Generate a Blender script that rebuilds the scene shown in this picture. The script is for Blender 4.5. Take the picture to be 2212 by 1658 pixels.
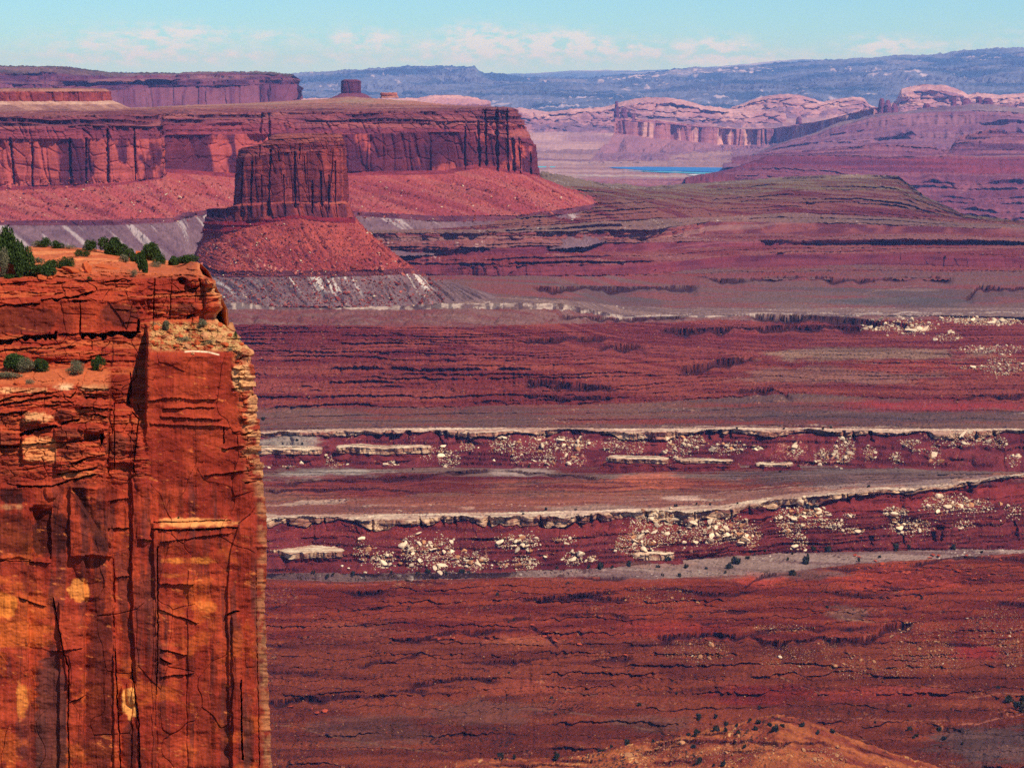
import bpy, math, random
import numpy as np
from mathutils import Vector
for o in list(bpy.data.objects): bpy.data.objects.remove(o)
scene = bpy.context.scene
# ------------------------------------------------------------------ camera, sky, sun, exposure
FPX = 5201.0                       # focal length in units of a 2211 x 1658 frame
PITCH = math.radians(7.27)
CX, CY = 1105.5, 829.0
cam_d = bpy.data.cameras.new('camera')
cam = bpy.data.objects.new('camera', cam_d); scene.collection.objects.link(cam)
cam.location = (0, 0, 0); cam.rotation_euler = (math.radians(90) - PITCH, 0, 0)
cam_d.sensor_width = 36; cam_d.lens = 36 * FPX / 2211
cam_d.clip_start = 1; cam_d.clip_end = 200000
scene.camera = cam
SUN_EL, SUN_AZ = math.radians(50), math.radians(44)      # azimuth to the right of straight behind the camera
sun_dir = Vector((math.sin(SUN_AZ) * math.cos(SUN_EL), -math.cos(SUN_AZ) * math.cos(SUN_EL), math.sin(SUN_EL)))
sd = bpy.data.lights.new('sun', 'SUN'); sd.energy = 5.0; sd.angle = math.radians(0.5); sd.color = (1.0, 0.94, 0.86)
sun = bpy.data.objects.new('sun', sd); scene.collection.objects.link(sun)
sun.rotation_euler = sun_dir.to_track_quat('Z', 'Y').to_euler(); sun.location = sun_dir * 3000
world = bpy.data.worlds.new('World'); scene.world = world; world.use_nodes = True
wt = world.node_tree; wt.nodes.clear()
def WN(t, **k):
    n = wt.nodes.new(t)
    for a, b in k.items(): setattr(n, a, b)
    return n
def wmath(op, a, b=None, clamp=False):
    n = WN('ShaderNodeMath', operation=op, use_clamp=clamp)
    for i, v in enumerate((a, b)):
        if v is None: continue
        if isinstance(v, (int, float)): n.inputs[i].default_value = v
        else: wt.links.new(v, n.inputs[i])
    return n.outputs[0]
sky = WN('ShaderNodeTexSky', sky_type='NISHITA', sun_disc=False, sun_elevation=SUN_EL,
         sun_rotation=math.pi - SUN_AZ, altitude=1800, air_density=1.0, dust_density=0.1, ozone_density=1.0)
tc = WN('ShaderNodeTexCoord'); sep = WN('ShaderNodeSeparateXYZ'); wt.links.new(tc.outputs['Generated'], sep.inputs[0])
az = wmath('MULTIPLY', wmath('ARCTAN2', sep.outputs[0], sep.outputs[1]), 57.2958)
el = wmath('MULTIPLY', wmath('ARCSINE', sep.outputs[2]), 57.2958)
cmb = WN('ShaderNodeCombineXYZ'); wt.links.new(az, cmb.inputs[0]); wt.links.new(wmath('MULTIPLY', el, 2.2), cmb.inputs[1])
nz = WN('ShaderNodeTexNoise'); nz.inputs['Scale'].default_value = 2.1; nz.inputs['Detail'].default_value = 8; nz.inputs['Roughness'].default_value = .62
wt.links.new(cmb.outputs[0], nz.inputs['Vector'])
nz2 = WN('ShaderNodeTexNoise'); nz2.inputs['Scale'].default_value = .55; nz2.inputs['Detail'].default_value = 5
wt.links.new(cmb.outputs[0], nz2.inputs['Vector'])
# cloud bank: puffs at azimuth, elevation (degrees), half widths, weight
puffs = [(-9.2, .75, 1.5, .35, .75), (-7.7, 1.0, 1.1, .22, 1.0), (-5.5, .95, .9, .15, .5), (-3.4, .85, .9, .26, .95), (-8.2, .45, 3.0, .2, .4),
         (-.85, .92, .75, .28, 1.5), (-.6, .6, 1.6, .3, .7), (1.1, .8, 1.0, .28, 1.25), (2.7, .65, 1.5, .22, .8), (4.9, .65, .75, .28, 1.05), (5.6, .4, 1.6, .2, .5),
         (8.6, .72, .7, .2, 1.1), (9.6, .68, 1.2, .12, .5), (-.3, 1.95, 1.2, .1, .35), (-5., .5, 6, .3, .28), (4, .4, 7, .3, .25), (16, .8, 4, .4, .9), (-18, .8, 4, .4, .9)]
acc = None
for (a0, e0, wa, we, wgt) in puffs:
    da = wmath('DIVIDE', wmath('SUBTRACT', az, a0), wa); de = wmath('DIVIDE', wmath('SUBTRACT', el, e0), we)
    r2 = wmath('ADD', wmath('MULTIPLY', da, da), wmath('MULTIPLY', de, de))
    g = wmath('MULTIPLY', wmath('EXPONENT', wmath('MULTIPLY', r2, -1.0)), wgt)
    acc = g if acc is None else wmath('ADD', acc, g)
dens = wmath('MULTIPLY', acc, wmath('MULTIPLY', wmath('SUBTRACT', nz.outputs[0], .40), 6.5))
dens = wmath('ADD', wmath('MULTIPLY', dens, 1.0), wmath('MULTIPLY', wmath('SUBTRACT', nz2.outputs[0], .5), .22), True)
tint = WN('ShaderNodeMix', data_type='RGBA', blend_type='MULTIPLY'); tint.inputs[0].default_value = 1
wt.links.new(sky.outputs[0], tint.inputs[6]); tint.inputs[7].default_value = (.50, .88, 1.26, 1)
cl = WN('ShaderNodeMix', data_type='RGBA'); wt.links.new(wmath('MULTIPLY', dens, .85, True), cl.inputs[0])
wt.links.new(tint.outputs[2], cl.inputs[6]); cl.inputs[7].default_value = (8.6, 8.3, 8.8, 1)
bg = WN('ShaderNodeBackground'); bg.inputs[1].default_value = .1; wt.links.new(cl.outputs[2], bg.inputs[0])
wo = WN('ShaderNodeOutputWorld'); wt.links.new(bg.outputs[0], wo.inputs[0])
scene.view_settings.view_transform = 'Standard'; scene.view_settings.look = 'None'
scene.view_settings.gamma = 1; scene.view_settings.use_curve_mapping = False; scene.view_settings.exposure = 0.0
scene.cycles.use_denoising = False
scene.cycles.max_bounces = 4; scene.cycles.diffuse_bounces = 2; scene.cycles.volume_bounces = 1

# ------------------------------------------------------------------ projection helpers
f4 = np.float32
_c, _s = math.cos(PITCH), math.sin(PITCH)
def slope(py):                      # z / Y on the central column for frame row py
    b = (CY - np.asarray(py, float)) / FPX
    return (-_s + b * _c) / (_c + b * _s)
def py_of(sl):
    sl = np.asarray(sl, float); b = (_c * sl + _s) / (_c - sl * _s); return CY - b * FPX
def W(px, py, D):
    px, py, D = np.broadcast_arrays(np.asarray(px, float), np.asarray(py, float), np.asarray(D, float))
    a = (px - CX) / FPX; b = (CY - py) / FPX; y = _c + b * _s
    return np.stack([D * a / y, D, D * (-_s + b * _c) / y], -1)
def lin(c, k=1.0):
    c = np.array(c, float) / 255
    return (np.where(c <= .04045, c / 12.92, ((c + .055) / 1.055) ** 2.4) * k).astype(f4)

# ------------------------------------------------------------------ noise
def hsh(ix, iy, seed):
    h = ix.astype(np.int64).astype(np.uint32) * np.uint32(374761393) + iy.astype(np.int64).astype(np.uint32) * np.uint32(668265263) + np.uint32((seed * 974711 + 12345) & 0xffffffff)
    h = (h ^ (h >> np.uint32(13))) * np.uint32(1274126177); h ^= h >> np.uint32(16)
    return (h & np.uint32(0xffffff)).astype(f4) / f4(0xffffff)
def vn(x, y, seed=0):
    x, y = np.broadcast_arrays(np.asarray(x, f4), np.asarray(y, f4))
    xi = np.floor(x); yi = np.floor(y); fx = x - xi; fy = y - yi
    fx = fx * fx * (3 - 2 * fx); fy = fy * fy * (3 - 2 * fy)
    a = hsh(xi, yi, seed); b = hsh(xi + 1, yi, seed); c = hsh(xi, yi + 1, seed); d = hsh(xi + 1, yi + 1, seed)
    return (a + (b - a) * fx + (c - a) * fy + (a - b - c + d) * fx * fy) * 2 - 1
def fbm(x, y, seed=0, o=4, g=.5):
    r = 0; a = 1.0; t = 0
    for i in range(o):
        r = r + a * vn(x * (2 ** i) + 17.3 * i, y * (2 ** i) - 9.1 * i, seed + i); t += a; a *= g
    return r / t * 1.5
def sst(a, b, x): t = np.clip((x - a) / (b - a), 0, 1); return t * t * (3 - 2 * t)
def cells(x, y, seed):             # worley: distance to the border between cells, and the id value of the cell
    xi = np.floor(x); yi = np.floor(y); f1 = np.full(x.shape, 9., f4); f2 = f1.copy(); idv = np.zeros(x.shape, f4)
    for dx in (-1, 0, 1):
        for dy in (-1, 0, 1):
            cx = xi + dx; cy = yi + dy
            h1 = hsh(cx, cy, seed); h2 = hsh(cx, cy, seed + 7)
            d = (cx + .15 + .7 * h1 - x) ** 2 + (cy + .15 + .7 * h2 - y) ** 2
            n = d < f1; f2 = np.where(n, f1, np.minimum(f2, d)); idv = np.where(n, h1 * .5 + h2 * .5, idv); f1 = np.minimum(f1, d)
    return np.sqrt(f2) - np.sqrt(f1), idv

def proj(P):
    y = P[..., 1] * _c - P[..., 2] * _s; return CX + FPX * P[..., 0] / y, CY - FPX * (P[..., 1] * _s + P[..., 2] * _c) / y
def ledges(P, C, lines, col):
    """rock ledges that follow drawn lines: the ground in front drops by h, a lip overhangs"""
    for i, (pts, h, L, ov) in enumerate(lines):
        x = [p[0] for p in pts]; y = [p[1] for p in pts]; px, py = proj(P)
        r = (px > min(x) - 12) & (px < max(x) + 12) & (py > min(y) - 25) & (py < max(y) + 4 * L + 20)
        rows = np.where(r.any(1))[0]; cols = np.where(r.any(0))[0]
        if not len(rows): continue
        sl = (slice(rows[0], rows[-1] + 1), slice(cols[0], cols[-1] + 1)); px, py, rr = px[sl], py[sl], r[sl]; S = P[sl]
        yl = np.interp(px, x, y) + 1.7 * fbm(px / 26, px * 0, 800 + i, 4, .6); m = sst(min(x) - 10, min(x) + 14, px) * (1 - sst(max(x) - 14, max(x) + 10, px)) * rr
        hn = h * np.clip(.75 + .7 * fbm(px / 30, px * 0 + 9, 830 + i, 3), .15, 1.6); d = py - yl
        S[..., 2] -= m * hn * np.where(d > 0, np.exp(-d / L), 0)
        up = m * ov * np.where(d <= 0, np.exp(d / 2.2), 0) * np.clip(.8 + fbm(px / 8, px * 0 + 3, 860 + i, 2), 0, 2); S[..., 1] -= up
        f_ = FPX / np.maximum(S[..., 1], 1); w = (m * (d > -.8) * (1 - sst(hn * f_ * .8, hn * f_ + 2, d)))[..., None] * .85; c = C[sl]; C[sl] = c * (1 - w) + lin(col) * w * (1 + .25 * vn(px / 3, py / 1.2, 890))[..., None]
def notches(P, lst, front=None):
    """gaps between blocks: (column, row top, row bottom, half width, depth, lean)"""
    for i, (x, y0, y1, w, dep, lean) in enumerate(lst):
        px, py = proj(P); r = (abs(px - x) < w * 3 + abs(lean) + 6) & (py > y0 - 6) & (py < y1 + 6)
        if front is not None: r &= P[..., 1] < front
        rows = np.where(r.any(1))[0]; cols = np.where(r.any(0))[0]
        if not len(rows): continue
        sl = (slice(rows[0], rows[-1] + 1), slice(cols[0], cols[-1] + 1)); px, py, rr = px[sl], py[sl], r[sl]; S = P[sl]
        xc = x + lean * (py - y0) / (y1 - y0) + .35 * w * vn(py / 6, py * 0, 900 + i); ww = w * (.75 + .5 * vn(py / 9, py * 0 + 4, 930 + i))
        m = rr * (1 - sst(ww - .8, ww + .8, abs(px - xc))) * sst(y0 - 3, y0, py) * (1 - sst(y1 - 3, y1 + 1, py)); k = 1 + dep * m / S[..., 1]; S[..., 0] *= k; S[..., 1] *= k

# ------------------------------------------------------------------ materials
def rock_material(name, scale, bump=.5, vary=.25, rough=.92):
    m = bpy.data.materials.new(name); m.use_nodes = True; nt = m.node_tree; N = nt.nodes; L = nt.links
    b = N['Principled BSDF']; b.inputs['Roughness'].default_value = rough; b.inputs['Specular IOR Level'].default_value = .08
    at = N.new('ShaderNodeAttribute'); at.attribute_name = 'Col'
    co = N.new('ShaderNodeTexCoord')
    n1 = N.new('ShaderNodeTexNoise'); n1.inputs['Scale'].default_value = 1 / scale; n1.inputs['Detail'].default_value = 6; n1.inputs['Roughness'].default_value = .65
    L.new(co.outputs['Object'], n1.inputs['Vector'])
    mr = N.new('ShaderNodeMapRange'); mr.inputs[1].default_value = .3; mr.inputs[2].default_value = .7; mr.inputs[3].default_value = 1 - vary; mr.inputs[4].default_value = 1 + vary
    L.new(n1.outputs[0], mr.inputs[0])
    mx = N.new('ShaderNodeVectorMath'); mx.operation = 'SCALE'; L.new(at.outputs['Color'], mx.inputs[0]); L.new(mr.outputs[0], mx.inputs['Scale'])
    L.new(mx.outputs[0], b.inputs['Base Color'])
    n2 = N.new('ShaderNodeTexNoise'); n2.inputs['Scale'].default_value = 2.3 / scale; n2.inputs['Detail'].default_value = 8; n2.inputs['Roughness'].default_value = .7
    L.new(co.outputs['Object'], n2.inputs['Vector'])
    bp = N.new('ShaderNodeBump'); bp.inputs['Strength'].default_value = bump; bp.inputs['Distance'].default_value = scale * .5
    L.new(n2.outputs[0], bp.inputs['Height']); L.new(bp.outputs[0], b.inputs['Normal'])
    return m
def grid_object(name, P, col, mat, kind='structure', closed=False, smooth=False):
    R, Cn = P.shape[:2]; me = bpy.data.meshes.new(name)
    idx = np.arange(R * Cn, dtype=np.int32).reshape(R, Cn)
    if closed: idx = np.concatenate([idx, idx[:, :1]], 1)
    q = np.stack([idx[:-1, :-1], idx[1:, :-1], idx[1:, 1:], idx[:-1, 1:]], -1).reshape(-1, 4)
    me.vertices.add(R * Cn); me.vertices.foreach_set('co', P.astype(f4).ravel())
    me.loops.add(q.size); me.loops.foreach_set('vertex_index', q.ravel().astype(np.int32))
    me.polygons.add(len(q)); me.polygons.foreach_set('loop_start', np.arange(0, q.size, 4, dtype=np.int32))
    me.polygons.foreach_set('loop_total', np.full(len(q), 4, np.int32))
    if smooth: me.polygons.foreach_set('use_smooth', np.ones(len(q), bool))
    a = me.color_attributes.new('Col', 'FLOAT_COLOR', 'POINT')
    c4 = np.ones((R * Cn, 4), f4); c4[:, :3] = np.clip(col.reshape(-1, 3), 0.002, .95); a.data.foreach_set('color', c4.ravel())
    me.update(calc_edges=True); me.materials.append(mat)
    o = bpy.data.objects.new(name, me); scene.collection.objects.link(o)
    if kind: o['kind'] = kind
    return o

# ------------------------------------------------------------------ lofted terrain sheets
def curve(T, t, px=None, py=None, z=None, D=None, wob=0, ws=60, seed=0):
    """one contour of the land: frame position of its nodes with either elevation z or distance D"""
    I = lambda v: np.interp(T, t, v) if hasattr(v, '__len__') else np.full(len(T), float(v))
    PX = I(t if px is None else px)
    if py is None: zz, DD = I(z), I(D); PY = py_of(zz / DD)
    else:
        PY = I(py)
        if D is not None: DD = I(D)
        else: DD = I(z) / slope(PY)
    p = W(PX, PY, DD)
    if wob: 
        n = fbm(p[:, 0] / ws, p[:, 0] * 0, seed, 4, .6) * wob; u = p[:, :2] / p[:, 1:2]
        p[:, :2] += u * n[:, None]
    return p
DEF = dict(rows=20, pw=1.0, kind='c', lump=(0, 30, 30), crack=(0, 10, 80), pil=(0, 10), strat=(0, 5), terr=(0, 6, 0), gul=(0, 20), rough=(0, 2), blk=(0, 8, 5),
           c=((120, 60, 50), (150, 80, 60)), patch=(40, 10), streak=None, band=None, steep=None, spot=None, under=0, k=1.0)
def expand(curves, zones, T, seed):
    """cut a slope into ledges: each a short riser with an overhanging lip, and a tread; they come and go along the slope"""
    nc, nz_ = [curves[0]], []; g = random.Random(seed)
    for zi, z in enumerate(zones):
        a, b = curves[zi], curves[zi + 1]
        if 'stairs' not in z: nz_.append(z); nc.append(b); continue
        n, fr, ov, wa, ws, pr = z['stairs']; z = dict(z); z.pop('stairs'); rows = z.get('rows', 40); z['sd'] = seed * 1000 + zi * 13; z['terr'] = (0, 1, 0)
        rz = dict(z, rows=max(3, int(rows / n * .3)), rough=(0, 1), gul=(0, 1), c=(z.get('steep') or (60, 22, 28), tuple(int(v * 1.35) for v in (z.get('steep') or (60, 22, 28)))), spot=z.get('rspot'), streak=None, crack=z.get('rcrack', (0, 1, 1)), patch=(18, 4)); tz = dict(z, rows=max(4, int(rows / n * .7)))
        vs = [(j + g.uniform(-.28, .28)) / n for j in range(n)]; vs[0] = max(vs[0], .02)
        prev = a; X = a[:, 0]; u = a[:, :2] / a[:, 1:2]; dl = np.linalg.norm((b - a), axis=1)
        for j, v in enumerate(vs):
            v1 = vs[j + 1] if j + 1 < n else 1.0; p = sst(pr - .12, pr + .22, fbm(X / (ws * 2.6) + j * 7.7, X * 0 + j * 3.1 + seed, seed + j, 6, .74)) * (.45 + .75 * g.random())
            w = wa * (fbm(X / ws + 3.3 * j, X * 0, seed + 40 + j, 5, .62) + .25 * fbm(X / ws * 9, X * 0 + j, seed + 90 + j, 2))
            B = a * (1 - v) + b * v; L_ = a * (1 - v) + b * v; L_[:, 2] += (b[:, 2] - a[:, 2]) * (v1 - v) * fr * p
            w = np.clip(w, -dl * (1 / n) * .42, dl * (1 / n) * .42)
            B[:, :2] += u * w[:, None]; L_[:, :2] += u * (w - ov * p)[:, None]
            nz_.append(tz); nc.append(B); nz_.append(rz); nc.append(L_)
        nz_.append(tz); nc.append(b)
    return nc, nz_
def sheet(name, T, curves, zones, mat, closed=False, seed=1, kind='structure', k=1.0, post=None, xy=False):
    curves, zones = expand(curves, zones, T, seed)
    Ps, Cs = [], []
    n = len(T)
    for zi, (zd, c0, c1) in enumerate(zip(zones, curves[:-1], curves[1:])):
        z = dict(DEF); z.update(zd); r = z['rows']; sdz = z.get('sd', seed * 100 + zi * 7)
        v = np.linspace(0, 1, r, endpoint=(zi == len(zones) - 1))[:, None] ** z['pw']
        P = c0[None] * (1 - v[..., None]) + c1[None] * v[..., None]
        ref = c1; d = np.diff(ref[:, :2], axis=0); U = np.concatenate([[0], np.cumsum(np.hypot(d[:, 0], d[:, 1]))])[None].astype(f4)
        tg = np.gradient(ref[:, :2], axis=0)
        kk = 9; pad = np.concatenate([tg[:1].repeat(kk, 0), tg, tg[-1:].repeat(kk, 0)]); cs = np.cumsum(pad, 0); tg = (cs[2 * kk:] - cs[:-2 * kk])
        tg /= np.maximum(np.hypot(tg[:, 0], tg[:, 1])[:, None], 1e-9); out = np.stack([tg[:, 1], -tg[:, 0]], -1)[None]
        X, Y, Z = (P[..., i].astype(f4) for i in range(3)); Z0 = Z.copy()
        H = np.zeros(X.shape, f4); dz = np.zeros(X.shape, f4)
        if z['kind'] == 'c': A, B = (X + .83 * Y if xy else np.broadcast_to(U, X.shape)), Z
        else: A, B = X, Y
        L = z['lump'];  H += L[0] * fbm(A / L[1], B / L[2], sdz, 4) if L[0] and z['kind'] == 'c' else 0
        if L[0] and z['kind'] == 'p': dz += L[0] * fbm(A / L[1], B / L[2], sdz, 5)
        if z['pil'][0]:
            w = z['pil'][1]; q = A / w + 1.1 * fbm(A / w / 3.3, B / w / 9, sdz + 3, 3); h = hsh(np.floor(q), q * 0, sdz); h2 = hsh(np.floor(q * 2.7), q * 0 + 1, sdz)
            e = np.abs(q - np.floor(q) - .5) * 2
            H += z['pil'][0] * (h - .5 + .4 * (h2 - .5)) - z['pil'][0] * .9 * sst(.86, 1, e) * (h2 > .6)
        if z['crack'][0]:
            w, hh = z['crack'][1:]; q = np.abs(fbm(A / w, B / hh, sdz + 11, 3)); H -= z['crack'][0] * (1 - sst(.0, .16, q))
        if z['blk'][0]:
            am, bw, bh = z['blk']; e, idv = cells(A / bw, B / bh + .2 * vn(A / bw, A * 0, sdz), sdz + 5); H += am * (idv - .5) * 1.6 - am * (1 - sst(0, .14, e))
        if z['strat'][0]:
            q = (Z + fbm(A / 90, B / 90, sdz + 4, 2) * 2) / z['strat'][1]; H += z['strat'][0] * (np.clip(vn(q, q * 0 + A / 200, sdz + 21) * 1.8, -1, 1) + .5 * vn(q * 2.7, A / 60, sdz + 22))
        if z['gul'][0]:
            w = z['gul'][1]; q = A / w + .25 * vn(A / w, v * 3 + A * 0, sdz + 31)
            g = np.abs(fbm(q, v * .7 + q * 0, sdz + 32, 3)); dz -= z['gul'][0] * (1 - sst(0, .5, g)) * np.sin(np.pi * np.clip(v * .9 + .08, 0, 1))
        if z['rough'][0]:
            s = z['rough'][1]; rr = fbm(A / s, (v * np.linalg.norm(c1 - c0, axis=1)[None]) / s, sdz + 41, 2, .6); dz += z['rough'][0] * rr
        stepm = np.zeros(X.shape, f4)
        if z['terr'][0]:
            m, h, ov = z['terr']; Zt = Z + dz
            ts = z.get('ts', 1.0); wv = fbm(A / 190 / ts, B / 160 / ts if z['kind'] == 'p' else B * 0, sdz + 51, 3) * .55 + .16 * fbm(A / 22 / ts, B / 40 / ts, sdz + 55, 3)
            q = Zt / h + wv; fq = q - np.floor(q); lay = np.floor(q)
            pres = sst(-.3, .15, fbm(A / (h * 20) + lay * 3.1, lay * 5.7, sdz + 52, 4, .65)) * m
            st = np.floor(q) + np.clip((fq - .72) / .2, 0, 1)
            dz += pres * (st - q) * h
            bump = np.where(fq > .94, 1, np.where(fq > .72, (fq - .72) / .2 * .4 - .5, 0))
            H += pres * ov * bump
            stepm = pres * sst(.66, .74, fq) * (1 - sst(.9, .95, fq))
        P = P.copy(); P[..., 0] += out[..., 0] * H; P[..., 1] += out[..., 1] * H; P[..., 2] += dz
        # colour
        c0_, c1_ = lin(z['c'][0]), lin(z['c'][1]); pa = z['patch']
        m = sst(-.45, .45, fbm(A / pa[0], B / pa[1], sdz + 61, 4, .6))[..., None]
        C = c0_ * (1 - m) + c1_ * m
        if z['band']:                              # beds of another colour: (colour, thickness, weight)
            bc, bh, bw = z['band']; q = (Z0 + 1.5 * fbm(A / 80, A * 0, sdz + 62, 3)) / bh
            m = (sst(.0, .5, vn(q, A / 400, sdz + 63)) * bw)[..., None]; C = C * (1 - m) + lin(bc) * m
        if z['streak']:                            # desert varnish or washed streaks: (colour, width, height, threshold, weight)
            sc, sw, sh, th, sg = z['streak']
            q = fbm(A / sw, B / sh if z['kind'] == 'c' else v * 2 + A * 0, sdz + 64, 4, .55) + .35 * fbm(A / sw / 6, B / sh if z['kind'] == 'c' else v * 2 + A * 0, sdz + 66, 2)
            m = (sst(th - .12, th + .12, q) * sg * sst(z.get('sf', -1), z.get('sf', -1) + .4, v + A * 0))[..., None]; C = C * (1 - m) + lin(sc) * m
        if z['steep'] is not None:
            m = stepm[..., None]; C = C * (1 - m) + lin(z['steep']) * m
        if z['spot']:                              # rubble or brush spots: (colour, size, share)
            for (sc, ss, sh) in (z['spot'] if isinstance(z['spot'], list) else [z['spot']]):
                q = vn(A / ss, (v * np.linalg.norm(c1 - c0, axis=1)[None]) / ss, sdz + 65) * .75 + .5 * fbm(A / ss / 14, B / ss / 14, sdz + 67, 2)
                m = sst(1 - sh, 1.08 - sh, q)[..., None]; C = C * (1 - m) + lin(sc) * m
        C = C * (1 + .2 * fbm(A / z.get('fs', 2.2), B / 2 + v * 20, sdz + 68, 3, .7))[..., None] * z['k'] * k
        Ps.append(P); Cs.append(C)
    P = np.concatenate(Ps); C = np.concatenate(Cs)
    if post: post(P, C)
    o = grid_object(name, P, C, mat, kind, closed)
    return o, P

# ------------------------------------------------------------------ the canyon floor: near slope, white rim benches, ledgy rise under the butte
M_near = rock_material('canyon_ground', 5.0, .6, .3)
M_mid = rock_material('bench_rock', 9.0, .5, .22)
M_far = rock_material('distant_rock', 60.0, .4, .18)
RED, RED2, DKRED = (112, 46, 32), (146, 66, 42), (60, 20, 20)
MAR, MAR2 = (86, 26, 28), (114, 42, 38)
T1 = np.concatenate([np.arange(-1200, 360, 14), np.arange(360, 2360, 1.6), np.arange(2360, 3600, 12)])
xs = [360, 560, 760, 930, 1100, 1280, 1400, 1560, 1700, 1850, 2000, 2211, 2480]
base1 = [1238, 1236, 1238, 1236, 1234, 1226, 1216, 1200, 1192, 1190, 1186, 1184, 1180]
zb1 = [-425, -425, -425, -425, -425, -425, -426, -428, -430, -431, -432, -434, -436]
rim1 = [1122, 1121, 1118, 1116, 1114, 1110, 1105, 1098, 1074, 1062, 1054, 1024, 1005]
zr1 = [-390, -390, -390, -390, -390, -389, -389, -388, -384, -382, -381, -380, -380]
crest = [1254, 1254, 1262, 1256, 1252, 1250, 1256, 1248, 1240, 1222, 1210, 1196, 1190]
zc = [-429, -429, -431, -430, -429, -429, -430, -431, -432, -433, -434, -435, -436]
base2 = [1006, 1006, 1008, 1009, 1010, 1008, 1007, 1004, 1002, 1008, 1014, 1020, 1024]
zb2 = [-388, -388, -388, -388, -388, -388, -388, -387, -386, -385, -384, -382, -380]
rim2 = [940, 938, 931, 930, 930, 931, 931, 929, 930, 931, 932, 932, 932]
zr2 = [-363, -363, -362, -361, -361, -361, -361, -361, -361, -361, -361, -361, -361]
xl = [360, 560, 800, 1000, 1200, 1340, 1450, 1550, 1650, 1800, 2000, 2211, 2480]
lb = [888, 885, 880, 876, 872, 872, 866, 860, 850, 852, 862, 868, 872]
zl = [-359, -359, -359, -358, -357, -357, -357, -357, -357, -358, -359, -359, -359]
lm = [770, 770, 775, 780, 780, 776, 772, 770, 768, 766, 764, 762, 762]
zm = [-326, -326, -326, -326, -328, -334, -341, -346, -350, -351, -351, -351, -351]
lt = [702, 702, 704, 706, 700, 696, 694, 690, 692, 690, 690, 690, 690]
zt = [-299, -299, -300, -301, -310, -332, -340, -343, -346, -347, -347, -347, -347]
wb = [668, 668, 668, 668, 668, 686, 686, 684, 684, 684, 684, 686, 690]
zw = [-292, -292, -292, -292, -298, -336, -344, -345, -346, -346, -346, -346, -346]
wt_ = [654, 654, 655, 655, 653, 681, 682, 681, 682, 681, 681, 684, 688]
zwt = [-287, -287, -287, -287, -291, -335, -343, -344, -345, -345, -344, -344, -344]
C = lambda t, py, z, **k: curve(T1, t, None, py, z, **k)
cs1 = [
 C(xs, 2150, -505),
 C(xs, 1800, -478), C(xs, 1658, -465), C(xs, 1500, [-452] * 13, wob=10, ws=70, seed=3), C(xs, 1380, -441, wob=10, ws=60, seed=4),
 C(xs, crest, zc, wob=6, ws=50, seed=5),
 C(xs, [c - 6 if c > 1215 else c - 3 for c in crest], [q - 1.5 for q in zc]),
 C(xs, base1, zb1, wob=3, ws=40, seed=6),
 None, None,
 C(xs, rim1, zr1, wob=16, ws=42, seed=7),
 C(xs, [r - 9 if r > 1030 else r - 2 for r in rim1], zr1),
 C(xs, [1085, 1085, 1075, 1072, 1072, 1070, 1068, 1066, 1052, 1044, 1036, 1023.2, 1005], [-391] * 6 + [-390, -389, -386, -384, -383, -381, -380]),
 C(xs, [1040, 1040, 1042, 1036, 1032, 1034, 1032, 1030, 1026, 1025, 1024, 1022, 1004], [-390.5] * 6 + [-389, -388, -386, -385, -384, -381, -380]),
 C(xs, base2, zb2, wob=3, ws=50, seed=8),
 None,
 C(xs, rim2, zr2, wob=15, ws=45, seed=9),
 C(xs, [r - 7 for r in rim2], zr2),
 C(xl, lb, zl, wob=10, ws=80, seed=10),
 C(xl, lm, zm), C(xl, lt, zt),
 C(xl, wb, zw), C(xl, wt_, zwt),
 C(xl, [640] * 4 + [645, 660, 664, 664, 664, 664, 664, 664, 664], [-284] * 4 + [-290, -336, -342, -343, -343.5, -343.5, -343.5, -343.5, -343.5]),
 C(xl, [610] * 4 + [612, 618, 620, 620, 620, 620, 620, 620, 620], [-292] * 4 + [-300, -334] + [-341] * 7),
 C(xl, [596] * 13, [-296] * 4 + [-305, -330] + [-340] * 7),
]
cs1[8] = cs1[7] * .35 + cs1[10] * .65; cs1[8][:, 2] = cs1[7][:, 2] * .38 + cs1[10][:, 2] * .62        # foot of the red beds under the cap
cs1[9] = cs1[10].copy(); cs1[9][:, 2] -= np.interp(T1, [360, 1500, 1650, 1900, 2150, 2480], [10, 9, 7, 6, 2, 1]); pass
cs1[15] = cs1[16].copy(); cs1[15][:, 2] -= 6.5
for i_, th_ in ((16, 4), (10, 5)):
    x_ = cs1[i_][:, 0]; q_ = np.clip(.55 + .8 * fbm(x_ / 30, x_ * 0 + i_, 67, 4, .6), .08, 1.3); cs1[i_ - 1][:, 2] = cs1[i_][:, 2] + (cs1[i_ - 1][:, 2] - cs1[i_][:, 2]) * q_
    dz_ = 1.8 * fbm(x_ / 26, x_ * 0 + i_, 68, 5, .6); cs1[i_][:, 2] += dz_; cs1[i_ - 1][:, 2] += dz_
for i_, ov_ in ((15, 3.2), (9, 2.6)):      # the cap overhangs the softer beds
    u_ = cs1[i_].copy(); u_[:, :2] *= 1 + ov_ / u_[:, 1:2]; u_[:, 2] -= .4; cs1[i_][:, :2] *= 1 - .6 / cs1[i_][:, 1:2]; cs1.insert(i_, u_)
near = dict(kind='p', lump=(1.1, 90, 40), terr=(0, 2.6, 1.3), ts=.6, rough=(.6, 1.6), gul=(1.0, 60), c=((108, 42, 24), (142, 62, 34)), patch=(70, 16), steep=(48, 16, 16),
            spot=[((62, 32, 28), 1.5, .3), ((170, 96, 60), 1.7, .16)], k=.74)
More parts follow.
